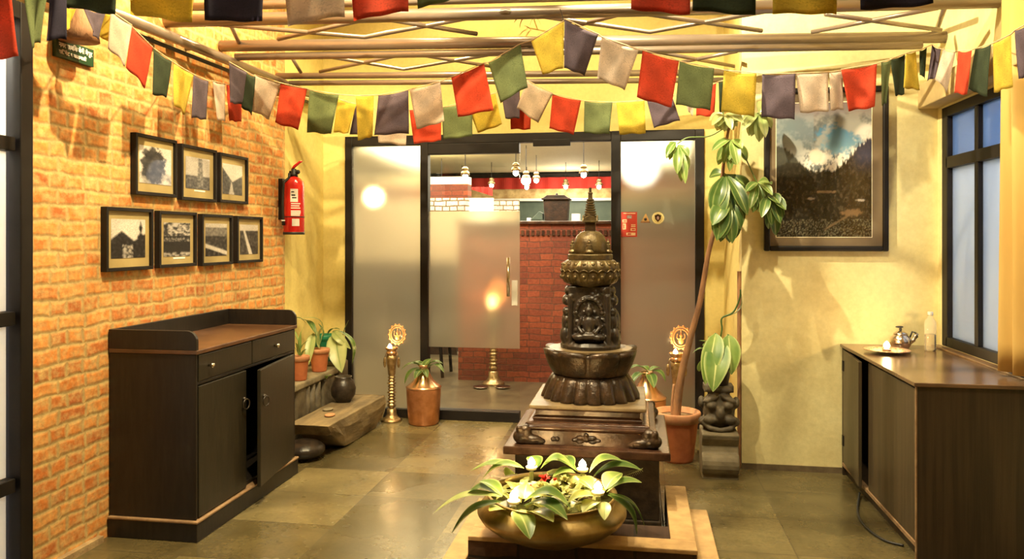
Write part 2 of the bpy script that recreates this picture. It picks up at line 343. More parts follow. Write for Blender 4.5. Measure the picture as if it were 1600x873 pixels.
        if s.at:
            a = me.attributes.new('leafx', 'FLOAT', 'POINT')
            for i in range(len(s.v)): a.data[i].value = s.at.get(i, 0.5)
        if smooth:
            me.shade_smooth()
        me.validate(); ob = D.objects.new(name, me); COL.objects.link(ob)
        if parent is None: ob.location = o0
        else:
            ob.parent = parent
            ob['_o'] = tuple(o0)
        if voxel:
            r = ob.modifiers.new('r', 'REMESH'); r.mode = 'VOXEL'; r.voxel_size = voxel; r.use_smooth_shade = True
        if solid: q = ob.modifiers.new('s', 'SOLIDIFY'); q.thickness = solid; q.offset = 0
        if bevel: q = ob.modifiers.new('b', 'BEVEL'); q.width = bevel; q.segments = 2; q.limit_method = 'ANGLE'; q.angle_limit = math.radians(50)
        if smooth == 'auto':
            me.shade_flat(); 
        return ob
def tag(o, label=None, cat=None, group=None, kind=None):
    if label: o['label'] = label
    if cat: o['category'] = cat
    if group: o['group'] = group
    if kind: o['kind'] = kind
    return o
def thing(name, loc, label, cat, group=None):
    o = D.objects.new(name, None); COL.objects.link(o); o.location = loc; o['_o'] = tuple(loc); o.empty_display_size = 0.1
    return tag(o, label, cat, group)
def struct(o, label=None): o['kind'] = 'structure'; 
def S(name, mb, mat, **k): o = mb.build(name, mat, **k); o['kind'] = 'structure'; return o
def painted(name, fn, corners, nx, ny, parent, mat):
    """A picture surface: corners = bottom-left, bottom-right, top-right, top-left; fn(u,v) -> rgb."""
    a, b, c, d = [Vector(p) for p in corners]; mb = MB()
    mb.grid(lambda u, v: (a * (1 - u) + b * u) * (1 - v) + (d * (1 - u) + c * u) * v, nx, ny)
    ob = mb.build(name, mat, parent); me = ob.data
    ca = me.color_attributes.new('Col', 'FLOAT_COLOR', 'POINT')
    for i in range(len(me.vertices)):
        u, v = (i % (nx + 1)) / nx, (i // (nx + 1)) / ny; q = fn(u, v); ca.data[i].color = (q[0], q[1], q[2], 1)
    return ob
def fbm(x, y, z=0.0, o=5): return max(-1, min(1, 1.5 * noise.fractal(Vector((x, y, z)), 0.7, 2.0, o)))
def lerp(a, b, t): return tuple(a[i] + (b[i] - a[i]) * t for i in range(len(a)))
def sst(a, b, x): t = max(0, min(1, (x - a) / (b - a))); return t * t * (3 - 2 * t)

# ================================================================== SETTING
S('floor', MB().box(XL - 0.1, XR + 0.6, -1.6, 5.86, -0.1, 0), m_floor)
YBR = 5.11
S('wall_left', MB().box(XL - 0.14, XL, 2.78, YBR, 0, ZC), m_brick)
S('wall_left_near', MB().box(XL - 0.14, XL, -1.6, 1.75, 0, ZC).box(XL - 0.14, XL, 1.75, 2.78, 2.35, ZC), m_brick)
S('wall_left_far', MB().box(XL - 0.14, XL - 0.005, YBR, YB, 0, ZC), m_yellow)
fx0 = onY(541, 400, YB).x; fx1 = onY(1100, 400, YB).x; FT = 2.20
S('wall_back', MB().box(XL - 0.14, fx0, YB, YB + 0.16, 0, ZC).box(fx1, XJ, YB, YB + 0.16, 0, ZC).box(fx0, fx1, YB, YB + 0.16, FT, ZC), m_yellow)
S('wall_right_return', MB().box(XJ, XJ + 0.14, YJ + 0.1, YB + 0.16, 0, ZC), m_yellow)
S('wall_right_face', MB().box(XJ, XR + 0.14, YJ, YJ + 0.1, 0, ZC), m_cream)
WY0, WY1, WZ0, WZ1 = 3.45, 4.78, 0.785, 2.15
S('wall_right', MB().box(XR, XR + 0.14, -1.6, WY0, 0, ZC).box(XR, XR + 0.14, WY1, YJ, 0, ZC).box(XR, XR + 0.14, WY0, WY1, 0, WZ0).box(XR, XR + 0.14, WY0, WY1, WZ1, ZC), m_cream)
S('wall_front', MB().box(XL - 0.14, XR + 0.14, -1.7, -1.6, 0, ZC), m_cream)
S('ceiling', MB().box(XL - 0.14, XR + 0.14, -1.7, YB + 0.16, ZC, ZC + 0.1), m_ceil)
S('baseboard_right_face', MB().box(XJ, XR - 0.5, YJ - 0.008, YJ, 0, 0.035), M('floor_edge_brown', (0.14, 0.10, 0.05), (0.09, 0.06, 0.03), 20, 0.8))  # thin dark brown strip along the foot of the wall
# skirting stone lip along the brick wall
S('baseboard_left', MB().box(XL, XL + 0.03, 2.8, 3.2, 0, 0.03), M('mortar_lip', (0.42, 0.3, 0.15), (0.3, 0.2, 0.1), 14, 0.85, bmp=0.5))

# ---- window in the right wall
def window_right():
    r = thing('window_1', (XR, 4.1, WZ0), None, None); r['kind'] = 'structure'
    x0, x1 = XR + 0.0, XR + 0.06; f = MB(); b = 0.055; my = 4.34; rz = 1.83
    f.box(x0, x1, WY1 - b - 0.02, WY1, WZ0, WZ1); f.box(x0, x1, WY0, WY0 + b, WZ0, WZ1)
    f.box(x0, x1, WY0 + b, WY1 - b, WZ0, WZ0 + b); f.box(x0, x1, WY0 + b, WY1 - b, WZ1 - b, WZ1)
    f.box(x0, x1, WY0 + b, WY1 - b, rz - 0.03, rz + 0.035); f.box(x0 + 0.005, x1, my - 0.022, my + 0.022, WZ0 + b, WZ1 - b)
    f.box(x0 + 0.005, x1, 3.86, 3.90, WZ0 + b, WZ1 - b)
    f.build('window_frame', m_black, r, bevel=0.004)
    for (a, c) in ((WY0 + b, 3.86), (3.90, my - 0.022), (my + 0.022, WY1 - b - 0.02)):
        MB().box(x0 + 0.03, x0 + 0.036, a, c, WZ0 + b, rz - 0.03).build('window_pane', m_frostw, r)
        MB().box(x0 + 0.03, x0 + 0.036, a, c, rz + 0.035, WZ1 - b).build('window_pane', m_frostb, r)
    MB().box(XR - 0.05, XR, WY0 - 0.03, WY1 + 0.03, WZ0 - 0.03, WZ0).build('window_sill', M('sill_wood', (0.2, 0.12, 0.06), (0.12, 0.07, 0.04), 12, 0.4), r, bevel=0.004)
window_right()
# curtain box above the window
S('trim_1', MB().box(1.63, XR, 3.4, 4.84, 2.16, 2.30), M('curtain_box_paint', (0.5, 0.38, 0.18), (0.4, 0.3, 0.14), 8, 0.7), bevel=0.006)

# ---- black framed glazed door at far left
def left_door():
    r = thing('door_2', (XL, 2.3, 0), None, None); r['kind'] = 'structure'
    x0, x1 = XL - 0.06, XL + 0.03; f = MB()
    f.box(x0, x1, 2.715, 2.78, 0, 2.35); f.box(x0, x1, 1.75, 1.81, 0, 2.35); f.box(x0, x1, 1.81, 2.715, 2.28, 2.35)
    f.build('door_frame', m_black, r, bevel=0.004)
    l = MB()
    for z in (0.05, 0.42, 1.085, 1.78): l.box(x0 + 0.02, x0 + 0.075, 1.81, 2.705, z - 0.028, z + 0.028)
    l.build('glazing_bar', m_black, r, bevel=0.003)
    for a, c in ((0.08, 0.39), (0.45, 1.055), (1.115, 1.75), (1.81, 2.28)):
        MB().box(x0 + 0.03, x0 + 0.036, 1.81, 2.70, a, c).build('door_pane', mat_frost('milky_pane', (0.95, 0.93, 0.86), 0.5, 0.85) if a < 0.1 else D.materials['milky_pane'], r)
left_door()
# pale light shelf outside so the panes look onto an exterior wall
S('wall_exterior_left', MB().box(XL - 1.3, XL - 1.2, 0.5, 4.2, -0.1, 3.4), m_white)
S('wall_exterior_right', MB().box(XR + 1.6, XR + 1.7, 2.2, 7.5, -0.1, 2.4), m_white)
S('ground_outside', MB().box(XR + 0.6, XR + 4, -2, 9, -0.14, -0.1).box(XL - 4, XL - 0.14, -2, 9, -0.14, -0.1), M('concrete', (0.5, 0.48, 0.44), (0.4, 0.38, 0.35), 4, 0.8))

# ---- glazed entrance
def entrance():
    r = thing('door_1', ((fx0 + fx1) / 2, YB, 0), None, None); r['kind'] = 'structure'
    X = lambda px: onY(px, 400, YB).x
    y0, y1 = YB - 0.03, YB + 0.05; f = MB()
    pA = (X(541), X(552)); pB = (X(658), X(670)); pC = (X(955), X(970)); pD = (X(1086), X(1100)); ht = 2.125
    for a, b in (pA, pB, pC, pD): f.box(a, b, y0, y1, 0, FT)
    for a, b in ((pA[1], pB[0]), (pC[1], pD[0])): f.box(a, b, y0, y1, ht, FT); f.box(a, b, y0, y1, 0, 0.07)
    f.box(pB[1], pC[0], y0, y1, ht + 0.005, FT); f.box(pB[1], X(812), y0, y1, ht - 0.075, ht + 0.005); 
    f.build('door_frame', m_black, r, bevel=0.004)
    MB().box(X(834), X(892), y0 - 0.02, y0 + 0.01, ht - 0.03, ht + 0.02).build('door_closer', m_black, r, bevel=0.003)
    MB().box(pB[1], X(812), y0 - 0.01, y1, 0, 0.075).build('bottom_rail', m_black, r, bevel=0.003)
    MB().box(X(812), pC[0], y0 - 0.0, y1, 0, 0.012).build('threshold', m_black, r)
    for a, b in ((pA[1], pB[0]), (pC[1], pD[0])): MB().box(a, b, YB, YB + 0.008, 0.07, ht).build('frosted_pane', m_frost, r)
    za = onY(740, 330, YB).z; zb = onY(740, 543, YB).z
    MB().box(pB[1], X(812), YB, YB + 0.008, 0.075, zb).build('glass_pane', m_glass, r)
    MB().box(pB[1], X(812), YB, YB + 0.008, zb, za).build('frosted_pane', m_frost, r)
    MB().box(pB[1], X(812), YB, YB + 0.008, za, ht - 0.075).build('glass_pane', m_glass, r)
    h = MB(); hx = X(796); h.tube([(hx, YB - 0.055, onY(796, 402, YB).z), (hx, YB - 0.055, onY(796, 462, YB).z)], 0.013, 10)
    for py in (408, 456): h.tube([(hx, YB - 0.055, onY(796, py, YB).z), (hx, YB, onY(796, py, YB).z)], 0.006, 8)
    tag(h.build('pull_handle', m_chrome, r, smooth=True), 'steel pull handle')
    lk = MB().box(X(800), X(809), YB - 0.02, YB, onY(800, 477, YB).z, onY(800, 438, YB).z)
    tag(lk.build('lock_plate', m_white, r, bevel=0.003), 'pale lock plate')
entrance()
# ---- restaurant beyond the glass
IZ = 2.42; IY = 12.0
S('floor_inner', MB().box(-5.2, 3.2, YB + 0.06, IY, -0.1, 0), M('inner_floor', (0.13, 0.10, 0.055), (0.08, 0.06, 0.035), 5, 0.3))
S('ceiling_inner', MB().box(-5.2, 3.2, YB + 0.16, IY, IZ, IZ + 0.1), m_in)
S('wall_inner_left', MB().box(-5.3, -5.2, YB, IY, 0, IZ + 0.1), m_in)
S('wall_inner_right', MB().box(3.2, 3.3, YB, IY, 0, IZ + 0.1), m_in)
S('wall_inner_front', MB().box(-5.2, XL - 0.14, YB + 0.06, YB + 0.16, 0, IZ).box(XJ + 0.14, 3.2, YB + 0.06, YB + 0.16, 0, IZ), m_in)
S('wall_inner_back', MB().box(-5.3, 3.3, IY, IY + 0.1, 0, IZ + 0.1), m_teal)
xx = lambda px, Y: onY(px, 300, Y).x
zz = lambda py, Y, px=850: onY(px, py, Y).z
S('trim_2', MB().box(xx(672, 11.9), 3.2, 11.86, IY, zz(277, 11.9), zz(271, 11.9)), m_black)
S('trim_3', MB().box(xx(672, 11.9), 3.2, 11.88, IY, zz(310, 11.9), zz(295, 11.9)), M('carved_cream_band', (0.72, 0.54, 0.26), (0.42, 0.26, 0.1), 9, 0.6, bmp=0.4, stretch=(1, 1, 1)))
S('trim_4', MB().box(xx(672, 11.9), 3.2, 11.84, IY, zz(314, 11.9), zz(310, 11.9)), m_white)
S('wall_inner_brick', MB().box(-4.6, xx(731, 9.0), 9.0, 9.2, zz(308, 9.0), zz(286, 9.0)), m_brick_dark)
S('wall_inner_painted_brick', MB().box(-4.6, xx(731, 9.0), 9.0, 9.2, 0, zz(308, 9.0)), m_brick_pale)
S('trim_6', MB().box(-4.6, xx(715, 9.0), 8.95, 9.0, 0, 1.12).box(-5.2, -5.15, YB + 0.2, 9.0, 0, 1.12), m_trunk)
S('wall_inner_lintel', MB().box(-4.6, xx(731, 9.0), 9.0, 9.2, zz(286, 9.0), zz(274, 9.0)), m_in)
S('wall_inner_painted_brick_far', MB().box(xx(768, 10.4), xx(810, 10.4), 10.4, 10.5, 0, zz(312, 10.4)), m_brick_pale)
vz = MB().grid(lambda u, v: (xx(700, 11.7) + u * (3.1 - xx(700, 11.7)), 11.835 + 0.015 * math.sin(u * 160), zz(294, 11.7) + v * (zz(276, 11.7) - zz(294, 11.7))), 200, 1)
tag(vz.build('valance', m_redcloth, solid=0.004), 'long red cloth valance hung high across the far wall of the inner room', 'valance')
cf = MB().grid(lambda u, v: onY(737 + u * 32, (292 + 0 * u) * (1 - v) + v * (296 + 10 * u), 8.9) + Vector((0, 0.02 * math.sin(u * 20), 0)), 12, 2)
tag(cf.build('door_cloth', m_redcloth, solid=0.004), 'short red cloth drooping above the bright inner doorway', 'cloth')
tag(MB().box(xx(732, 8.9), xx(769, 8.9), 8.95, 9.0, zz(500, 8.9), zz(308, 8.9)).build('white_board', m_white, bevel=0.004), 'plain white board standing in the inner doorway below the red cloth', 'board')
def bar():
    Y = 7.4; r = thing('bar_counter', (xx(900, Y), Y, 0), 'tall red-brown brick bar counter with dark top beyond the glass entrance', 'counter')
    a, b = xx(716, Y), xx(1105, Y); zt = zz(345, Y)
    MB().box(a, b, Y, Y + 0.5, 0, zt - 0.03).build('brick_front', m_brick_dark, r)
    d = MB(); x = a + 0.03
    while x < b - 0.05: d.box(x, x + 0.028, Y - 0.015, Y, zt - 0.14, zt - 0.09); x += 0.05
    d.build('dentil_course', m_slab, r)
    MB().box(a - 0.03, b + 0.03, Y - 0.03, Y + 0.53, zt - 0.03, zt).build('counter_top', m_slab, r, bevel=0.006)
    return zt
bz = bar()
def trunk():
    Y = 7.6; x0, x1 = xx(851, Y), xx(889, Y); zt = bz + 0.21; c = (x0 + x1) / 2
    r = thing('wooden_chest', (c, Y, bz), 'small black chest with flared lid standing on the brick bar counter', 'chest')
    b = MB(); hw = (x1 - x0) / 2
    b.prism([(c - hw * 0.9, Y - 0.10, bz), (c + hw * 0.9, Y - 0.10, bz), (c + hw * 1.02, Y - 0.10, zt), (c - hw * 1.02, Y - 0.10, zt)], (0, 0.2, 0)).build('chest_body', m_trunk, r, bevel=0.004)
    l = MB(); l.box(c - hw * 1.14, c + hw * 1.14, Y - 0.125, Y + 0.125, zt, zt + 0.016)
    l.prism([(c - hw * 1.05, Y - 0.11, zt + 0.016), (c + hw * 1.05, Y - 0.11, zt + 0.016), (c + hw * 0.7, Y - 0.11, zt + 0.045), (c - hw * 0.7, Y - 0.11, zt + 0.045)], (0, 0.22, 0)); l.build('lid', m_trunk, r, bevel=0.003)
    MB().ell((c, Y, zt + 0.055), 0.014).build('lid_knob', m_trunk, r, smooth=True)
trunk()
o = MB().prism([onY(830, 343, 7.55), onY(848, 343, 7.55), onY(848, 333, 7.55), onY(842, 330, 7.55)], (0, 0.12, 0)).build('folded_cloth', m_teal, bevel=0.003)
o.location.z += 0; tag(o, 'grey folded cloth on the bar just left of the black chest', 'cloth')
tag(MB().box(xx(893, 7.5), xx(906, 7.5), 7.5, 7.6, bz, zz(334, 7.5)).build('paper_box', m_white, bevel=0.003), 'small white box on the bar just right of the black chest', 'box')
tag(MB().box(xx(823, 7.5), xx(829, 7.5), 7.5, 7.56, bz, zz(340, 7.5)).build('paper_slip', m_white, bevel=0.002), 'tiny white card at the left end of the bar top', 'card')
PEND = [(690, 289, 9.6, 'over the painted brick wall at far left'), (727, 275, 8.0, 'largest of the left group'), (722, 293, 10.6, 'lowest, just left of the red cloth'), (768, 289, 10.2, 'alone above the white board'),
        (806, 269, 7.8, 'beside the edge of the glass door leaf'), (822, 281, 8.4, 'brightest, right of the door leaf edge'), (823, 292, 11.0, 'directly below the brightest bulb'), (838, 281, 9.4, 'left of the black chest'), (884, 291, 10.4, 'directly above the black chest'),
        (912, 272, 8.0, 'highest and large, above the stupa spire'), (936, 291, 10.2, 'nearest to the right door post')]
for i, (px, py, Y, d) in enumerate(PEND):
    p = onY(px, py, Y); s = Y / 8.6
    r = thing('pendant_lamp', p, 'small hanging lamp in the inner room, ' + d, 'lamp', 'pendant lamps in the inner room')
    MB().tube([(p.x, p.y, IZ), (p.x, p.y, p.z + 0.10)], 0.004, 6).build('lamp_cord', m_black, r)
    MB().lathe([(0.018, 0.10), (0.034, 0.085), (0.034, 0.065), (0.022, 0.06), (0.042, 0.045), (0.05, 0.012), (0.047, 0.012), (0.0, 0.05)], p, 16).build('lamp_shade', m_brassl, r, smooth=True)
    MB().ell(p + Vector((0, 0, -0.005)), (0.030, 0.030, 0.034) if i != 5 else (0.055, 0.055, 0.055), 12, 8).build('bulb', m_bulb, r, smooth=True)
lamp('AREA', 'inner_room_light', (-1.2, 8.9, IZ - 0.03), 185, (1, 0.86, 0.62), 3.5, (-1.2, 8.9, 0), sizey=2.2)
lamp('AREA', 'inner_room_light_near', (-1.6, 6.6, IZ - 0.03), 80, (1, 0.86, 0.62), 2.5, (-1.6, 6.6, 0), sizey=0.7)
lamp('POINT', 'inner_far_light', (-1.0, 11.3, 1.95), 26, (1, 0.85, 0.6), 0.2)  # point lamp near the far wall of the inner room
def globe(px, py, Y, rad, mat, label):
    p = onY(px, py, Y); r = thing('globe_lamp', p, label, 'lamp')
    MB().ell(p, rad, 20, 12).build('globe', mat, r, smooth=True)
    MB().tube([(p.x, p.y, IZ), p + Vector((0, 0, rad))], 0.008, 8).build('lamp_rod', m_black, r)
globe(584, 308, 7.0, 0.075, m_blob, 'round warm globe lamp glowing behind the left frosted pane')
globe(1000, 262, 7.4, 0.17, m_blobw, 'large white globe lamp glowing behind the right frosted pane')

# ================================================================== ROOF TUBES
def trusspart(root, pts, r, name='tube'):
    MB().tube(pts, r, 12).build(name, m_steel, root, smooth=True)
def roof():
    Z1 = 2.55
    r = thing('roof_truss', onZ(900, 10, Z1), 'near steel tube truss crossing under the ceiling with zigzag lacing', 'truss', None)
    a, b = onZ(232, 34, Z1), onZ(1560, 2, Z1)
    trusspart(r, [a, b], 0.034, 'main_chord'); trusspart(r, [a + Vector((0, -0.14, 0.03)), b + Vector((0, -0.14, 0.03))], 0.022, 'main_chord')
    c, d = onZ(345, 72, Z1), onZ(1487, 58, Z1)
    ZA = [(330, 37), (570, 58), (790, 17), (1015, 50), (1210, 15)]; ZB = [(435, 61), (585, 27), (745, 53)]; ZB2 = [(900, 40), (985, 18), (1190, 48)]; ZA2 = [(1290, 22), (1470, 47)]; ZB3 = [(1268, 50), (1466, 12)]
    for z in (ZA, ZB, ZB2, ZA2, ZB3): trusspart(r, [onZ(x, y, Z1 + 0.0) for x, y in z], 0.0125, 'lacing_bar')
    r2 = thing('roof_truss', onZ(900, 62, Z1), 'middle steel tube truss with the thick pale chord spanning brick wall to window side', 'truss')
    trusspart(r2, [c, d], 0.034, 'main_chord'); trusspart(r2, [onZ(368, 89, 2.49), onZ(1440, 71, 2.49)], 0.022, 'main_chord')
    for z in ([(487, 84), (631, 108), (872, 67)], [(500, 112), (640, 83), (770, 104)], [(1000, 76), (1150, 104)], [(1065, 97), (1152, 80)]):
        trusspart(r2, [onZ(x, y, 2.52) for x, y in z], 0.0115, 'lacing_bar')
    trusspart(r2, [onZ(1477, 8, 2.6), onZ(1464, 46, 2.6)], 0.014, 'hanger'); trusspart(r2, [d, onZ(1480, 76, 2.49)], 0.016, 'hanger')
    trusspart(r2, [onZ(358, 34, 2.6), onZ(374, 68, 2.56)], 0.012, 'hanger')
    r3 = thing('roof_truss', onZ(900, 115, 2.52), 'far pair of thin steel tubes ending at the plant corner', 'truss')
    trusspart(r3, [onZ(432, 119, 2.52), onZ(1138, 113, 2.52)], 0.022, 'main_chord'); trusspart(r3, [onZ(452, 130, 2.47), onZ(1138, 125, 2.47)], 0.018, 'main_chord')
    trusspart(r3, [onZ(455, 88, 2.6), onZ(470, 113, 2.53)], 0.012, 'hanger')
    rr = thing('wall_rail', (XL + 0.06, 4.0, 2.46), 'steel tube rail running along the top of the brick wall', 'rail')
    MB().tube([(XL + 0.07, 2.7, 2.44), (XL + 0.07, 5.6, 2.47)], 0.028, 12).build('rail_tube', m_steel, rr, smooth=True)
    MB().tube([(XL + 0.03, 2.7, 2.40), (XL + 0.03, 5.6, 2.42)], 0.012, 8).build('cable', m_rubber, rr, smooth=True)
    for y in (2.9, 3.9, 4.9): MB().tube([(XL, y, 2.45), (XL + 0.07, y, 2.45)], 0.012, 8).build('bracket', m_steel, rr)
roof()

# ================================================================== PRAYER FLAGS
def flag(color, q, yl, yr, where, group, seed):
    """q = TL, TR, BR, BL in photo pixels; the cord hangs at depth yl..yr."""
    rnd = random.Random(seed); d1 = rnd.uniform(-0.03, 0.03); d2 = rnd.uniform(-0.03, 0.03)
    TL, TR = onY(*q[0], yl), onY(*q[1], yr); BR, BL = onY(*q[2], yr + d1), onY(*q[3], yl + d2)
    ph = rnd.uniform(0, 6); amp = rnd.uniform(0.006, 0.013)
    def fn(u, v):
        a = TL.lerp(TR, u); b = BL.lerp(BR, u); p = a.lerp(b, v)
        p = p + Vector((0, amp * (0.3 + v) * math.sin(u * 5.5 + ph + v * 1.5), -0.006 * math.sin(u * PI) * (1 - v) + 0.004 * math.sin(u * 9 + ph) * v))
        return p
    m = MB().grid(fn, 12, 12); m.uv = {k: (a, 1 - b) for k, (a, b) in m.uv.items()}
    org = (TL + TR) / 2
    o = m.build('prayer_flag', FM[color], smooth=True, solid=0.0012, origin=org)
    return tag(o, f'{color} prayer flag {where}'.replace('wide, above the bell', 'above the bell'), 'flag', group)
G1, G2, G3, G4 = 'flags on the near top cord', 'flags on the cord by the brick wall', 'flags on the middle swagged cord', 'flags on the far cord over the entrance'
k = 0
T = [('red', [(-64, -10), (18, -10), (33, 90), (-50, 96)], 2.35, 2.4, 'cut off by the top left corner of the photo'),
     ('green', [(34, -40), (82, -40), (62, 68), (46, 74)], 2.45, 2.5, 'bunched narrow, right of the cut-off red one at top left'),
     ('blue', [(78, -40), (104, -40), (100, 60), (70, 66)], 2.55, 2.6, 'very dark and narrow, above the green sign'),
     ('dark green', [(88, -80), (188, -80), (184, 25), (94, 8)], 2.62, 2.66, 'wide, above the bell-shaped wall lamp'),
     ('yellow', [(205, -75), (306, -75), (302, 37), (205, 22)], 2.7, 2.7, 'at the top edge left, before the rail on the brick wall'),
     ('blue', [(320, -75), (416, -75), (412, 36), (320, 30)], 2.75, 2.75, 'at the top edge, between the yellow and the faded pinkish one'),
     ('white', [(440, -75), (538, -80), (537, 26), (447, 40)], 2.78, 2.78, 'with faded pinkish tone at the top edge, before a red one'),
     ('red', [(545, -75), (638, -85), (638, 19), (551, 31)], 2.8, 2.8, 'at the top edge, left of the big gap'),
     ('green', [(650, -90), (745, -100), (722, -3), (652, 12)], 2.8, 2.8, 'showing only a corner at the top edge left of the gap'),
     ('red', [(988, -85), (1080, -80), (1078, 23), (986, 15)], 2.78, 2.78, 'at the top edge, right of the gap over the centre'),
     ('dark green', [(1084, -80), (1182, -80), (1180, 26), (1082, 15)], 2.75, 2.75, 'at the top edge between a red and a yellow one'),
     ('yellow', [(1207, -80), (1308, -80), (1307, 24), (1208, 20)], 2.72, 2.72, 'at the top edge above the framed landscape picture'),
     ('blue', [(1340, -80), (1456, -85), (1456, 7), (1343, 16)], 2.68, 2.68, 'at the top edge furthest right')]
for i, (c, q, a, b, wh) in enumerate(T): flag(c, q, a, b, wh, G1, 100 + i)
L = [('yellow', [(94, 8), (119, 14), (110, 43), (104, 46)], 2.70, 2.74, 'small and pointed above the bell-shaped wall lamp'),
     ('purple', [(130, 12), (165, 22), (152, 62), (143, 48)], 2.78, 2.84, 'right of the bell-shaped wall lamp'),
     ('yellow', [(162, 20), (180, 22), (177, 75), (153, 52)], 2.90, 2.92, 'half hidden behind the first white one at left'),
     ('white', [(173, 18), (206, 40), (197, 105), (171, 76)], 2.86, 2.98, 'first on the cord beside the green sign'),
     ('red', [(206, 42), (238, 74), (228, 139), (199, 106)], 3.0, 3.16, 'second on the brick wall cord, pointed at the bottom'),
     ('dark green', [(240, 76), (268, 96), (262, 152), (241, 148)], 3.25, 3.4, 'hanging narrow above the first photo frames'),
     ('yellow', [(272, 99), (303, 117), (291, 181), (273, 164)], 3.55, 3.75, 'narrow, before the brick wall between dark green and purple'),
     ('purple', [(303, 117), (326, 127), (323, 188), (299, 183)], 3.75, 3.9, 'narrow, above the middle upper photo frame'),
     ('white', [(332, 127), (352, 132), (350, 190), (337, 186)], 4.0, 4.12, 'narrow, above the right upper photo frame'),
     ('red', [(354, 132), (379, 140), (377, 191), (357, 188)], 4.15, 4.3, 'showing only its lower end under a purple one by the brick wall')]
for i, (c, q, a, b, wh) in enumerate(L): flag(c, q, a, b, wh, G2, 200 + i)
Mf = [('purple', [(358, 97), (386, 113), (378, 164), (358, 160)], 4.02, 4.12, 'first on the middle cord, against the brick wall'),
      ('dark green', [(384, 112), (399, 120), (394, 180), (379, 168)], 4.12, 4.2, 'thin, left of the tan-white one by the brick wall'),
      ('white', [(397, 117), (438, 130), (421, 187), (392, 172)], 4.2, 4.36, 'tan-toned, just left of the red one over the fire extinguisher'),
      ('red', [(438, 130), (480, 139), (464, 202), (429, 192)], 4.36, 4.44, 'over the fire extinguisher'),
      ('green', [(484, 141), (530, 148), (518, 210), (479, 206)], 4.44, 4.46, 'left of the folded yellow one'),
      ('yellow', [(556, 150), (584, 149), (583, 213), (560, 219)], 4.46, 4.46, 'folded into a sharp point near the left frosted pane'),
      ('purple', [(591, 149), (638, 141), (638, 208), (584, 212)], 4.42, 4.38, 'right of the folded pointed yellow one'),
      ('white', [(640, 140), (688, 128), (695, 190), (652, 201)], 4.34, 4.24, 'with curled lower corner, left of the tilted red one'),
      ('red', [(705, 121), (756, 99), (771, 171), (716, 184)], 4.14, 4.02, 'tilted, with a vertical seam, climbing towards the peak'),
      ('green', [(763, 98), (813, 69), (824, 135), (782, 162)], 3.98, 3.9, 'tilted, next below the yellow one at the peak'),
      ('yellow', [(830, 64), (881, 33), (880, 105), (848, 118)], 3.86, 3.78, 'at the peak of the cord, left side'),
      ('purple', [(882, 30), (935, 54), (913, 118), (881, 106)], 3.78, 3.84, 'dark, at the peak of the cord, right side'),
      ('white', [(940, 58), (998, 78), (976, 141), (933, 122)], 3.85, 3.93, 'next right of the dark purple one at the peak'),
      ('red', [(1004, 79), (1061, 95), (1049, 167), (995, 153)], 3.94, 4.0, 'right of the peak, glowing orange, left of a green one'),
      ('green', [(1062, 96), (1116, 107), (1110, 173), (1056, 163)], 4.0, 4.06, 'left of the bright yellow one above the plant'),
      ('yellow', [(1131, 110), (1182, 115), (1179, 183), (1127, 174)], 4.08, 4.12, 'bright, directly above the tall plant'),
      ('purple', [(1191, 116), (1243, 115), (1242, 187), (1190, 183)], 4.12, 4.14, 'over the left edge of the framed landscape picture'),
      ('white', [(1244, 115), (1294, 113), (1295, 173), (1250, 177)], 4.14, 4.16, 'wide, over the middle of the framed landscape picture'),
      ('white', [(1296, 113), (1317, 110), (1318, 170), (1297, 173)], 4.20, 4.21, 'narrow, between the wide white and the red one over the picture'),
      ('red', [(1314, 109), (1370, 100), (1366, 168), (1326, 173)], 4.16, 4.18, 'over the right edge of the framed landscape picture'),
      ('green', [(1377, 97), (1393, 93), (1385, 160), (1377, 166)], 4.19, 4.2, 'thin, just right of the picture frame'),
      ('dark green', [(1391, 93), (1414, 85), (1412, 147), (1398, 150)], 4.22, 4.24, 'left of the folded yellow one near the window corner'),
      ('yellow', [(1416, 84), (1431, 80), (1437, 140), (1411, 138)], 4.2, 4.22, 'folded like a tie near the window corner'),
      ('dark green', [(1437, 79), (1448, 74), (1446, 122), (1438, 118)], 4.26, 4.28, 'thinnest strip near the window corner'),
      ('purple', [(1456, 70), (1470, 77), (1463, 120), (1450, 126)], 4.3, 4.28, 'narrow, above the window corner'),
      ('white', [(1474, 77), (1493, 82), (1481, 144), (1462, 125)], 4.22, 4.12, 'pinkish, above the window frame'),
      ('red', [(1497, 80), (1518, 79), (1510, 149), (1491, 144)], 4.04, 3.96, 'narrow, above the window'),
      ('dark green', [(1524, 77), (1549, 69), (1542, 150), (1512, 140)], 3.9, 3.8, 'between the narrow red one and the yellow one by the curtain'),
      ('yellow', [(1552, 68), (1580, 54), (1582, 135), (1551, 146)], 3.62, 3.5, 'in front of the curtain'),
      ('purple', [(1586, 48), (1612, 34), (1612, 113), (1591, 125)], 3.44, 3.36, 'cut off by the right edge of the photo')]
for i, (c, q, a, b, wh) in enumerate(Mf): flag(c, q, a, b, wh, G3, 300 + i)
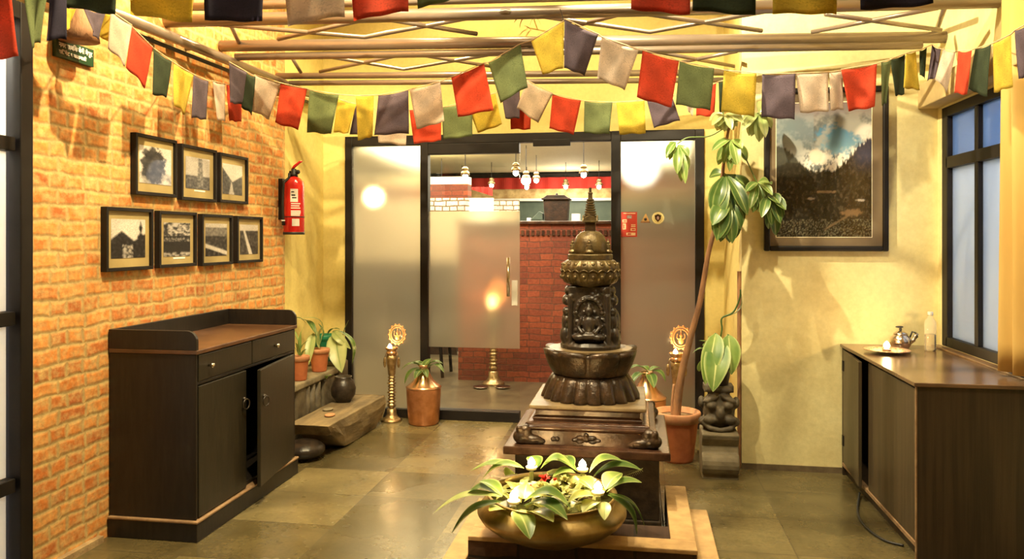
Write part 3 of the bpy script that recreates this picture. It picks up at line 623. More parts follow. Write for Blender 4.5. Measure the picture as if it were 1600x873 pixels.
B = [('yellow', [(528, 155), (557, 163), (545, 209), (521, 206)], 5.0, 5.0, 'on the far cord, beside the green one at left'),
     ('purple', [(556, 166), (584, 170), (582, 214), (546, 209)], 5.05, 5.05, 'mostly hidden behind the folded pointed yellow one'),
     ('white', [(588, 174), (637, 174), (635, 228), (592, 222)], 5.1, 5.1, 'peeping out below the purple one over the left pane'),
     ('red', [(640, 172), (690, 169), (690, 220), (647, 224)], 5.1, 5.1, 'on the far cord, below the curled white one'),
     ('green', [(690, 168), (738, 158), (738, 213), (692, 218)], 5.1, 5.1, 'on the far cord, touching the door frame head'),
     ('yellow', [(728, 156), (774, 146), (785, 195), (747, 207)], 5.1, 5.1, 'tilted, below the seamed red one'),
     ('purple', [(782, 140), (812, 138), (812, 184), (790, 186)], 5.1, 5.1, 'small, left of the tilted pinkish white one'),
     ('red', [(797, 150), (831, 154), (829, 203), (798, 201)], 5.2, 5.2, 'dark-centred, behind the small purple one over the door head'),
     ('white', [(823, 126), (864, 146), (841, 193), (807, 168)], 5.05, 5.05, 'tilted pinkish, below the yellow one at the peak'),
     ('red', [(863, 147), (908, 157), (896, 210), (858, 201)], 5.05, 5.05, 'on the far cord, centred over the entrance'),
     ('green', [(913, 158), (957, 160), (952, 210), (912, 208)], 5.05, 5.05, 'on the far cord between red and yellow, over the stupa'),
     ('yellow', [(963, 160), (1007, 157), (1009, 208), (968, 210)], 5.05, 5.05, 'on the far cord, above the right door post'),
     ('purple', [(1011, 158), (1050, 150), (1063, 188), (1022, 200)], 5.05, 5.05, 'on the far cord, below the glowing red one'),
     ('white', [(1068, 148), (1089, 142), (1082, 181), (1074, 172)], 5.05, 5.05, 'tiny folded, on the far cord left of the last red one'),
     ('red', [(1088, 142), (1119, 130), (1116, 183), (1088, 180)], 5.05, 5.05, 'on the far cord, behind the green one above the plant'),
     ('dark green', [(1123, 128), (1132, 126), (1129, 176), (1124, 175)], 5.0, 5.0, 'thin, on the far cord just left of the bright yellow one')]
for i, (c, q, a, b, wh) in enumerate(B): flag(c, q, a, b, wh, G4, 400 + i)
def cord(lst, label, extra0=None, extra1=None):
    pts = []
    if extra0: pts.append(onY(*extra0[0], extra0[1]))
    for (c, q, a, b, wh) in lst: pts += [onY(*q[0], a) + Vector((0, 0, .002)), onY(*q[1], b) + Vector((0, 0, .002))]
    if extra1: pts.append(onY(*extra1[0], extra1[1]))
    tag(MB().tube(pts, 0.0028, 6).build('flag_cord', m_string), label, 'cord')
cord(T[3:], 'cord of the near top row of flags, above the frame edge')
cord(L, 'thin cord running along the brick wall carrying narrow flags', None, ((386, 150), 4.5))
cord(Mf, 'long swagged cord of the middle flag row, peaking at the near truss')
cord(B, 'far cord carrying the small flags over the entrance', ((392, 150), 4.6), ((1150, 120), 5.0))
wr = MB().tube([onY(881, 34, 3.79), onY(878, 22, 3.79), onY(875, 14, 3.80)], 0.002, 5)
tag(wr.build('wire_hook', m_rubber), 'thin wire tying the flag cord peak to the near truss', 'wire')
dr = MB(); base = onY(822, 24, 5.6)
for a, b, w_ in (((822, 24), (812, 45), .03), ((818, 24), (803, 36), .03), ((835, 27), (828, 42), .012), ((836, 27), (846, 42), .012), ((818, 40), (832, 50), .02)): dr.leaf(onY(*a, 5.6), onY(*b, 5.6), w_, 0.1, n=5)
dr.tube([onY(815, 22, 5.6), onY(845, 28, 5.6)], 0.004, 5).tube([onY(830, 25, 5.6), onY(830, 18, 5.8)], .004, 5)
tag(dr.build('dried_garland', M('dry_leaf', (0.36, 0.2, 0.07), (0.25, 0.13, 0.05), 10, 0.8), smooth=True), 'small dried brown garland high on the wall behind the trusses', 'garland')

# ================================================================== SIGN AND WALL LAMP
def sign():
    X = XL + 0.02; tl, tr, br, bl = onX(88, 60, X), onX(147, 76, X), onX(147, 106, X), onX(87, 86, X)
    y0, y1 = tl.y, tr.y; z1 = (tl.z + tr.z) / 2; z0 = (br.z + bl.z) / 2
    r = thing('wall_sign', (XL, (y0 + y1) / 2, z0), 'dark green sign board with two lines of white lettering high on the brick wall', 'sign')
    MB().box(XL, XL + 0.02, y0, y1, z0, z1).build('sign_board', m_sign, r, bevel=0.002)
    def txt(s, size, cy, cz, align='LEFT', mat=m_white, name='sign_text'):
        c = D.curves.new(name, 'FONT'); c.body = s; c.size = size; c.extrude = 0.001; c.align_x = align; c.offset = 0.0008
        o = D.objects.new(name, c); COL.objects.link(o); me = D.meshes.new_from_object(o.evaluated_get(bpy.context.evaluated_depsgraph_get())); D.objects.remove(o)
        me.materials.clear(); me.materials.append(mat); q = D.objects.new(name, me); COL.objects.link(q); q.parent = r
        q.rotation_euler = (PI / 2, 0, PI / 2); q.location = Vector((XL + 0.022, cy, cz)) - r.location
        xs = [v.co.x for v in me.vertices]; return q, (max(xs) - min(xs) if xs else 0)
    h = z1 - z0; wd = y1 - y0
    q, wl = txt('नगर साबिक बेनी मेसुर', h * 0.30, y0 + wd * 0.06, z0 + h * 0.56)
    if wl > 0: q.scale = (min(1.6, wd * 0.88 / wl), 1.15, 1)
    q, wl = txt('सि. गेट ६ काठमाडौं', h * 0.24, y0 + wd * 0.06, z0 + h * 0.20)
    if wl > 0: q.scale = (min(1.6, wd * 0.72 / wl), 1.1, 1)
sign()
def bell():
    p = onX(124, 60, XL + 0.10); s = 0.085
    r = thing('wall_lamp', (XL, p.y, p.z), 'brown bell-shaped wall lamp just above the green sign', 'lamp')
    MB().lathe([(0.078, -0.01), (0.074, 0.03), (0.064, 0.075), (0.048, 0.11), (0.026, 0.13), (0, 0.136)], p, 24).build('lamp_shade', m_bark, r, smooth=True, solid=0.004)
    MB().tube([(XL, p.y, p.z + 0.10), (XL + 0.06, p.y, p.z + 0.10)], 0.01, 8).build('bracket', m_black, r)
bell()

# ================================================================== FRAMED PHOTOGRAPHS
def bw(v):
    v = min(1, max(0, v)) ** 1.9 * 0.9; return (v * 1.0, v * 0.92, v * 0.84)
def ph_temple(u, v):   # tiered roofs left, spire right, crowd below
    n = fbm(u * 14, v * 16, 3) * 0.5 + 0.5
    roof = 0.45 + 0.25 * (0.35 - abs(u - 0.3)) / 0.35 if u < 0.65 else 0.42
    sp = abs(u - 0.86) < 0.09 * (1 - v) * (1.3 + math.sin(v * 26)) * 1.0 + 0.015 and v < 0.95
    rf2 = u > 0.62 and v < 0.42 + (u - 0.62) * 0.55
    if v > roof and not sp and not rf2: return bw(0.85)
    if v < 0.34 and 0.33 < u < 0.62 and n > 0.35: return bw(0.75 * n + .1)
    return bw(0.03 + 0.22 * n * n)
def ph_hill(u, v):
    n = fbm(u * 6, v * 16, 5) * 0.5 + 0.5; m = fbm(u * 18, v * 20, 8) * .5 + .5
    if v > 0.62: return bw(0.15 + 0.6 * sst(0.4, 0.6, n))
    return bw(0.02 + 0.13 * m + (0.5 if abs(v - .5) < .05 and m > .62 else 0) + (0.6 if v < .12 and n > .5 else 0))
def ph_river(u, v):
    n = fbm(u * 9, v * 11, 9) * 0.5 + 0.5; 
    if v > 0.88: return bw(0.8)
    if v > 0.62: return bw(0.30 + 0.25 * n)
    if abs(v - (0.33 - 0.25 * u)) < 0.06: return bw(0.8)
    return bw(0.04 + 0.3 * n * n)
def ph_road(u, v):
    n = fbm(u * 9, v * 11, 13) * 0.5 + 0.5
    if v > 0.8: return bw(0.82)
    c = 0.25 + (0.75 - v) * 0.45
    if abs(u - c) < 0.05 + 0.06 * (0.8 - v): return bw(0.8)
    return bw(0.05 + 0.28 * n)
def ph_tree(u, v):
    n = fbm(u * 8, v * 9, 17) * 0.5 + 0.5
    d = math.hypot((u - 0.42) / 0.38, (v - 0.5) / 0.5)
    if d < 0.8 + 0.4 * n: return bw(0.05 + 0.24 * n)
    if v < 0.3: return bw(0.45 + 0.4 * n)
    return bw(0.85)
def ph_fountain(u, v):
    n = fbm(u * 14, v * 14, 21) * 0.5 + 0.5
    if abs(u - 0.6) < 0.08 + 0.05 * (1 - v) and v < 0.98: return bw(0.12 + 0.5 * n)
    if v < 0.42: return bw(0.06 + 0.4 * n)
    return bw(0.72)
def ph_street(u, v):
    n = fbm(u * 12, v * 12, 25) * 0.5 + 0.5
    if v > 0.42 + abs(u - 0.5) * 0.9 * (1 if u < .5 else .55): return bw(0.82)
    if abs(u - 0.45) < 0.3 * (0.45 - v): return bw(0.6 + 0.2 * n)
    return bw(0.07 + 0.3 * n)
m_mat = M('card_mount', (0.44, 0.34, 0.15), (0.36, 0.27, 0.11), 4, 0.7)
m_photo = mat_vcol('photo_print', 0.35, 0.3)
def frame(pix, fn, label, img):
    (a0, t0, b0), (a1, t1, b1) = pix   # left edge px (x, ytop, ybottom), right edge
    X = XL + 0.03; A, B_ = onX(a0, t0, X), onX(a1, t1, X); C_, E_ = onX(a0, b0, X), onX(a1, b1, X)
    y0, y1 = (A.y + C_.y) / 2, (B_.y + E_.y) / 2; z1 = (A.z + B_.z) / 2; z0 = (C_.z + E_.z) / 2
    r = thing('framed_photograph', (XL, (y0 + y1) / 2, z0), label, 'picture', 'framed photographs on the brick wall')
    f = 0.017; m = MB(); x0, x1 = XL, XL + 0.032
    m.box(x0, x1, y0, y0 + f, z0, z1).box(x0, x1, y1 - f, y1, z0, z1).box(x0, x1, y0 + f, y1 - f, z0, z0 + f).box(x0, x1, y0 + f, y1 - f, z1 - f, z1)
    m.build('picture_frame', m_black, r, bevel=0.002)
    MB().box(x0, x0 + 0.016, y0 + f, y1 - f, z0 + f, z1 - f).build('mount', m_mat, r)
    w_, h_ = y1 - y0, z1 - z0; ya, yb, za, zb = y0 + w_ * img[0], y0 + w_ * img[1], z0 + h_ * img[2], z0 + h_ * img[3]; xp = x0 + 0.0175
    hr = random.Random(int(a0)); soft = lambda u, v: tuple(sum(fn(u + dx, v + dy)[k] for dx, dy in ((0, 0), (.022, .01), (-.02, .015), (.0, -.02))) / 4 * hs for hs in [hr.uniform(.7, 1.15)] for k in range(3))
    painted('photo_print', soft, [(xp, ya, za), (xp, yb, za), (xp, yb, zb), (xp, ya, zb)], 60, 66, r, m_photo)
    if img[4]: MB().box(x0 + 0.016, xp, ya + (yb - ya) * .35, ya + (yb - ya) * .8, za - h_ * .045, za - h_ * .015).build('caption_slip', m_white, r)
frame([(212, 205, 304), (277, 221, 308)], ph_tree, 'black framed photograph with a dark leafy shape, upper row, leftmost and largest', (0.13, 0.9, 0.2, 0.82, 0))
frame([(284, 225, 313), (339, 234, 315)], ph_fountain, 'black framed photograph of a monument and crowd, middle of the upper row', (0.16, 0.84, 0.22, 0.80, 1))
frame([(344, 238, 318), (388, 246, 317)], ph_street, 'black framed photograph of a street with open sky, right end of the upper row', (0.14, 0.84, 0.18, 0.80, 0))
frame([(166, 319, 425), (240, 330, 420)], ph_temple, 'black framed photograph of tiered temple roofs, lower row, leftmost', (0.14, 0.86, 0.20, 0.82, 0))
frame([(249, 330, 420), (308, 331, 414)], ph_hill, 'black framed photograph of a dark hill under clouds, lower row, second from left', (0.16, 0.86, 0.19, 0.80, 1))
frame([(316, 334, 417), (364, 336, 411)], ph_river, 'black framed photograph with a pale slanting bank, lower row, third from left', (0.16, 0.86, 0.18, 0.82, 0))
frame([(371, 336, 412), (411, 340, 408)], ph_road, 'black framed photograph of a pale winding road, lower row, right end', (0.16, 0.86, 0.18, 0.82, 0))

# ================================================================== FIRE EXTINGUISHER
def extinguisher():
    p = onY(457, 366, 5.03); cx = XL + 0.105; cy = 5.03; z0 = CH - 0.0 + (HY - 366) / F * 5.35; z0 = 1.43; 
    r = thing('fire_extinguisher', (cx, cy, z0), 'red fire extinguisher with black hose hung at the end of the brick wall', 'fire extinguisher')
    R = 0.072; H = 0.385
    MB().lathe([(0.0, 0), (R * 0.95, 0), (R, 0.012), (R, H - 0.05), (R * 0.92, H - 0.022), (R * 0.6, H + 0.004), (0.026, H + 0.014), (0.0, H + 0.014)], (cx, cy, z0), 32).build('cylinder_body', m_red, r, smooth=True)
    MB().lathe([(R * 1.0, 0), (R * 1.02, 0.004), (R * 1.02, 0.016), (R, 0.018)], (cx, cy, z0 - 0.004), 32).build('foot_ring', m_rubber, r, smooth=True)
    MB().lathe([(R + 0.0012, 0), (R + 0.0012, 0.006)], (cx, cy, z0 + 0.115), 32).build('seam_band', m_rubber, r)
    v = MB(); v.lathe([(0.028, 0), (0.028, 0.02), (0.018, 0.03), (0.018, 0.055), (0, 0.055)], (cx, cy, z0 + H + 0.012), 16); v.tube([(cx - 0.03, cy, z0 + H + 0.045), (cx + 0.03, cy, z0 + H + 0.045)], 0.011, 10)
    v.ell((cx + 0.034, cy - 0.01, z0 + H + 0.045), 0.016); v.build('valve', m_rubber, r, smooth=True)
    h = MB(); h.tube([(cx - 0.01, cy, z0 + H + 0.065), (cx + 0.005, cy, z0 + H + 0.085), (cx + 0.045, cy, z0 + H + 0.115), (cx + 0.06, cy, z0 + H + 0.12)], [0.009, 0.011, 0.009, 0.006], 8)
    tag(h.build('squeeze_handle', m_red, r, smooth=True), 'red squeeze handle')
    hp = []
    for i in range(12):
        t = i / 11; a = -1.9 - 0.15 * t; rr = R + 0.014 + 0.012 * math.sin(PI * t); hp.append((cx + rr * math.cos(a) * (1 if t > .1 else .5), cy + rr * math.sin(a) * (1 if t > .1 else .5), z0 + H + 0.035 - t * 0.36))
    MB().tube(hp, [0.009] * 10 + [0.010, 0.013], 8).build('hose', m_rubber, r, smooth=True)
    MB().lathe([(0.013, 0), (0.013, 0.008)], (hp[-2][0], hp[-2][1], hp[-2][2] - 0.004), 12).build('hose_clip', m_white, r)
    def patch(a0, a1, za, zb, mat, nm, rr=R + 0.0009):
        return MB().grid(lambda u, w_: (cx + rr * math.cos(a0 + (a1 - a0) * u), cy + rr * math.sin(a0 + (a1 - a0) * u), z0 + za + (zb - za) * w_), 12, 1).build(nm, mat, r)
    patch(-1.45, -0.75, 0.22, 0.31, m_white, 'label_panel')
    for kk, (za, a1) in enumerate(((0.205, -0.5), (0.19, -0.6), (0.175, -0.5), (0.155, -0.45), (0.145, -0.45), (0.135, -0.5), (0.125, -0.55))): patch(-1.4, a1, za, za + 0.007, m_white, 'label_line')
    patch(-1.35, -1.0, 0.262, 0.272, m_rubber, 'label_mark', R + 0.0015); patch(-1.3, -0.9, 0.245, 0.253, m_rubber, 'label_mark', R + 0.0015); patch(-1.38, -1.1, 0.285, 0.293, m_rubber, 'label_mark', R + 0.0015)
    tag(patch(-1.3, -0.6, 0.055, 0.105, m_white, 'inspection_tag'), 'white inspection tag')
    MB().box(XL, XL + 0.03, cy - 0.02, cy + 0.02, z0 + 0.1, z0 + H).build('wall_bracket', m_black, r)
extinguisher()

# ================================================================== LEFT SIDEBOARD
def sideboard():
    x0, x1, y0, y1 = XL + 0.005, -2.015, 3.27, 4.32
    r = thing('sideboard', ((x0 + x1) / 2, (y0 + y1) / 2, 0), 'black wooden sideboard with tray rim against the brick wall, one door ajar', 'cabinet')
    zt = 0.885
    MB().box(x0, x1 + 0.015, y0 - 0.012, y1 + 0.012, 0, 0.085).build('plinth', m_darkwood, r, bevel=0.004)
    MB().box(x0, x1 + 0.019, y0 - 0.016, y1 + 0.016, 0.085, 0.098).build('plinth_moulding', m_edge, r, bevel=0.005)
    b = MB(); b.box(x0, x1, y0, y0 + 0.02, 0.098, zt - 0.02).box(x0, x1, y1 - 0.02, y1, 0.098, zt - 0.02).box(x0, x0 + 0.015, y0 + 0.02, y1 - 0.02, 0.098, zt - 0.02)
    b.box(x0 + 0.015, x1 - 0.02, y0 + 0.02, y1 - 0.02, 0.098, 0.12).box(x1 - 0.02, x1, y0 + 0.02, y1 - 0.02, zt - 0.165, zt - 0.15)
    b.box(x1 - 0.004, x1 + 0.004, y0, y0 + 0.008, 0.098, zt - 0.02)
    b.build('carcass', m_darkwood, r, bevel=0.003)
    MB().box(x0, x1 + 0.012, y0 - 0.006, y1 + 0.006, zt - 0.02, zt).build('worktop', m_topwood, r, bevel=0.003)
    rim = MB(); rh = 0.09
    def gallery(y): # side gallery with rounded front corner
        pts = [(x0, y, zt), (x1 + 0.01, y, zt)] + [(x1 + 0.01 - 0.05 * (1 - math.cos(a)), y, zt + rh - 0.05 + 0.05 * math.sin(a)) for a in [i * PI / 12 for i in range(7)]] + [(x0, y, zt + rh)]
        rim.prism(pts, (0, 0.018, 0))
    gallery(y0 - 0.006); gallery(y1 - 0.012); rim.box(x0, x0 + 0.018, y0 + 0.012, y1 - 0.012, zt, zt + rh)
    rim.build('tray_rim', m_darkwood, r, bevel=0.002)
    ym = (y0 + y1) / 2
    for a, c in ((y0 + 0.024, ym - 0.004), (ym + 0.004, y1 - 0.024)):
        d = MB().box(x1 - 0.016, x1 + 0.004, a, c, zt - 0.148, zt - 0.026).build('drawer', m_darkwood2, r, bevel=0.003)
        kx = a + 0.08 if a < ym else (a + c) / 2
        tag(MB().lathe([(0.006, 0), (0.006, 0.012), (0.013, 0.018), (0.011, 0.028), (0, 0.031)], (x1 + 0.004, kx, zt - 0.085), 14, axis='X').build('knob', m_chrome, d, smooth=True), 'steel drawer knob')
    def ring(px, py, parent):
        m = MB(); m.ell((px, py, 0.57), 0.012, 10, 8)
        m.tube([(px + 0.012 + 0.004 * math.sin(t), py + 0.024 * math.sin(t), 0.545 + 0.026 * math.cos(t)) for t in [i * 2 * PI / 18 for i in range(19)]], 0.0038, 6)
        m.build('ring_handle', m_blackstone, parent, smooth=True)
    d1 = MB().box(x1 - 0.016, x1 + 0.004, y0 + 0.024, ym - 0.06, 0.104, zt - 0.17).build('door', m_darkwood2, r, bevel=0.003)
    ring(x1 + 0.008, ym - 0.09, d1)
    # the far door stands ajar, hinged at the far end
    hy = y1 - 0.024; an = math.radians(7.5); L_ = hy - (ym - 0.05)
    def tr(dx, dy): return (x1 + 0.0 + dy * math.sin(an) + dx * math.cos(an), hy - dy * math.cos(an) + dx * math.sin(an))
    m = MB(); q = [tr(-0.016, 0), tr(0.004, 0), tr(0.004, L_), tr(-0.016, L_)]
    m.prism([(q[0][0], q[0][1], 0.104), (q[1][0], q[1][1], 0.104), (q[2][0], q[2][1], 0.104), (q[3][0], q[3][1], 0.104)], (0, 0, zt - 0.17 - 0.104))
    d2 = m.build('door', m_darkwood2, r, bevel=0.003); hx, hyy = tr(0.008, L_ - 0.04); ring(hx, hyy, d2)
sideboard()

# ================================================================== RIGHT CABINET
def rcabinet():
    x0, x1, y0, y1 = 1.205, 1.685, 3.59, 4.825; zt = 0.775
    r = thing('storage_cabinet', ((x0 + x1) / 2, (y0 + y1) / 2, 0), 'long brown wooden cabinet below the window with a door ajar', 'cabinet')
    b = MB(); b.box(x0, x1, y0, y0 + 0.02, 0, zt - 0.018).box(x0, x1, y1 - 0.02, y1, 0, zt - 0.018).box(x1 - 0.015, x1, y0 + 0.02, y1 - 0.02, 0.05, zt - 0.018)
    b.box(x0 + 0.02, x1 - 0.015, y0 + 0.02, y1 - 0.02, 0.06, 0.08)
    b.build('carcass', m_rside, r, bevel=0.002)
    MB().box(x0 - 0.012, x1, y0 - 0.008, y1, zt - 0.018, zt).build('worktop', m_rtop, r, bevel=0.003)
    MB().box(x0 - 0.003, x0 + 0.003, y0, y0 + 0.012, 0.0, zt - 0.018).build('corner_edge', m_edge, r)
    MB().box(x0 + 0.02, x0 + 0.035, y0 + 0.02, y1 - 0.02, 0, 0.06).build('plinth', m_rside, r)
    MB().box(x0 - 0.004, x0 + 0.02, y0 + 0.012, y1 - 0.02, 0.055, 0.075).build('bottom_rail', m_edge, r, bevel=0.002)
    MB().box(x0, x0 + 0.018, y0 + 0.014, 4.30, 0.078, zt - 0.03).build('door', m_rcab, r, bevel=0.002)
    an = math.radians(5); hy = y1 - 0.022; L_ = hy - 4.325
    q = [(x0 + 0.0, hy), (x0 + 0.018, hy), (x0 + 0.018 - L_ * math.sin(an), hy - L_ * math.cos(an)), (x0 - L_ * math.sin(an), hy - L_ * math.cos(an))]
    d = MB().prism([(a, b_, 0.08) for a, b_ in q], (0, 0, zt - 0.03 - 0.08)).build('door', m_rcab, r, bevel=0.002)
    for z in (0.18, 0.62): MB().box(x0 - 0.008, x0 - 0.001, hy - 0.03, hy - 0.005, z, z + 0.06).build('hinge', m_black, d)
rcabinet()
cb = [onZ(1343, 770, 0.02), onZ(1340, 800, 0.006), onZ(1352, 822, 0.006), onZ(1380, 843, 0.006), onZ(1412, 852, 0.006)]
def smoothpts(p, n=6):
    out = []
    for i in range(len(p) - 1):
        a, b, c, d = p[max(i - 1, 0)], p[i], p[i + 1], p[min(i + 2, len(p) - 1)]
        for k in range(n):
            t = k / n; out.append(0.5 * ((2 * b) + (c - a) * t + (2 * a - 5 * b + 4 * c - d) * t * t + (3 * b - a - 3 * c + d) * t ** 3))
    out.append(p[-1]); return out
cb = [Vector((min(p.x, 1.2), p.y, p.z)) for p in smoothpts(cb)]
tag(MB().tube(cb, 0.006, 8).build('power_cable', m_rubber, smooth=True), 'black cable looping on the floor beside the brown cabinet', 'cable')

# ---- things on the right cabinet
ZT = 0.775
def plate():
    c = onZ(1386, 551, ZT); r = thing('round_plate', (c.x, c.y, ZT), 'round patterned metal plate near the front edge of the brown cabinet', 'plate')
    MB().lathe([(0.0, 0.004), (0.055, 0.004), (0.065, 0.006), (0.118, 0.016), (0.120, 0.018), (0.117, 0.020), (0.062, 0.010), (0, 0.008)], (c.x, c.y, ZT), 40).build('plate_dish', M('enamel_plate', (0.75, 0.6, 0.42), (0.42, 0.2, 0.1), 60, 0.3, 0.4), r, smooth=True)
    m = MB()
    for i in range(24): a = i * PI / 12; m.ell((c.x + 0.092 * math.cos(a), c.y + 0.092 * math.sin(a), ZT + 0.0135), (0.006, 0.006, 0.003), 6, 4)
    m.build('rim_dots', m_redcloth, r, smooth=True)
    return c
pc = plate()
def candle(p, label, rad=0.022, hgt=0.012, group=None, energy=1.5, mat=None):
    hgt *= 0.8
    r = thing('candle', p, label, 'candle', group)
    MB().lathe([(0, 0), (rad * 0.9, 0), (rad, hgt), (rad * 0.92, hgt), (rad * 0.86, hgt * 0.6), (0, hgt * 0.6)], p, 20).build('candle_cup', mat or m_chrome, r, smooth=True)
    MB().lathe([(rad * 0.85, hgt * 0.62), (rad * 0.8, hgt * 0.75), (0, hgt * 0.78)], p, 16).build('wax', m_wax, r, smooth=True)
    MB().tube([p + Vector((0, 0, hgt * 0.7)), p + Vector((0, 0, hgt + 0.006))], 0.0012, 5).build('wick', m_rubber, r)
    MB().lathe([(0, 0), (0.011, 0.003), (0.016, 0.010), (0.0165, 0.017), (0.013, 0.026), (0.006, 0.035), (0, 0.040)], p + Vector((0, 0, hgt + 0.002)), 14).build('flame', m_flame, r, smooth=True)
    lamp('POINT', 'candle_glow', p + Vector((0, 0, hgt + 0.05)), energy, (1, 0.66, 0.28), 0.012)
candle(Vector((pc.x, pc.y + 0.005, ZT + 0.011)), 'small lit oil candle on the patterned plate by the window', 0.024, 0.014, None, 2.5)
def kettle():
    c = onZ(1407, 534, ZT); c = Vector((onY(1407, 500, 4.66).x, 4.66, ZT)); s = 1.0; r = thing('kettle', (c.x, c.y, ZT), 'small shiny metal kettle standing behind the patterned plate', 'kettle')
    MB().lathe([(0, 0), (0.038, 0), (0.044, 0.006), (0.056, 0.03), (0.058, 0.048), (0.05, 0.068), (0.036, 0.08), (0.034, 0.084), (0, 0.084)], (c.x, c.y, ZT), 28).build('kettle_body', m_chrome, r, smooth=True)
    MB().lathe([(0.038, 0), (0.036, 0.007), (0.02, 0.018), (0.006, 0.022), (0, 0.022)], (c.x, c.y, ZT + 0.082), 24).build('lid', m_chrome, r, smooth=True)
    k_ = MB().ell((c.x, c.y, ZT + 0.111), (0.008, 0.008, 0.01)); k_.ell((c.x - 0.006, c.y, ZT + 0.124), (0.022, 0.01, 0.006)); k_.build('lid_knob', m_rubber, r, smooth=True)
    sp = MB().tube([(c.x + 0.045, c.y, ZT + 0.035), (c.x + 0.07, c.y, ZT + 0.05), (c.x + 0.075, c.y - .003, ZT + 0.075), (c.x + 0.09, c.y - .003, ZT + 0.088)], [0.014, 0.011, 0.008, 0.007], 10)
    sp.build('spout', m_chrome, r, smooth=True)
    MB().tube([(c.x + 0.05, c.y, ZT + 0.065), (c.x + 0.062, c.y, ZT + 0.098), (c.x + 0.08, c.y, ZT + 0.092), (c.x + 0.09, c.y, ZT + 0.07), (c.x + 0.07, c.y, ZT + 0.05)], 0.005, 8).build('handle', m_rubber, r, smooth=True)
kettle()
def bottle():
    c = Vector((1.615, 4.60, ZT)); r = thing('water_bottle', c, 'clear plastic water bottle with white cap in the window corner', 'bottle')
    pr = [(0, 0.0), (0.026, 0.0), (0.030, 0.006)]
    for i in range(7): z = 0.014 + i * 0.012; pr += [(0.031, z), (0.0285, z + 0.006)]
    pr += [(0.031, 0.102), (0.031, 0.15), (0.028, 0.168), (0.014, 0.186), (0.0125, 0.19), (0.0125, 0.202)]
    m, t, b = nt('clear_plastic'); b.inputs['Base Color'].default_value = (0.9, 0.85, 0.7, 1); b.inputs['Roughness'].default_value = 0.06; b.inputs['Alpha'].default_value = 0.3
    MB().lathe(pr, c, 28).build('bottle_body', m, r, smooth=True)
    MB().lathe([(0, 0.002)] + [(r_ * 0.95, z_) for r_, z_ in pr[1:17]] + [(0, 0.098)], c, 24).build('water', mat_glass('water', (0.93, 0.88, 0.74)), r, smooth=True)
    MB().lathe([(0.0145, 0.198), (0.0145, 0.216), (0.012, 0.218), (0, 0.218)], c, 20).build('bottle_cap', m_white, r, smooth=True)
bottle()
# ---- curtain
def curtain():
    X = 1.665; y0, y1 = 2.9, 3.88
    def fn(u, v): y = y0 + (y1 - y0) * u; a = 0.028 + 0.012 * math.sin(u * 9); return (X + 0.7 * a * math.sin(u * 52 + 0.6 * math.sin(v * 4)) + 0.012 * math.sin(u * 19 + v * 2), y, 0.80 + v * (2.9 - 0.80))
    r = thing('curtain', (X, 3.5, 0.8), 'long ochre yellow curtain hanging in folds at the right edge by the window', 'curtain')
    MB().grid(fn, 140, 16).build('curtain_cloth', m_curtain, r, smooth=True, solid=0.003)
    MB().tube([(X, 2.4, 2.93), (X, 4.6, 2.93)], 0.014, 10).build('curtain_rod', m_steel, r, smooth=True)
    for y in (2.5, 4.5): MB().tube([(X, y, 2.93), (XR, y, 2.93)], 0.01, 8).build('rod_bracket', m_steel, r)
curtain()

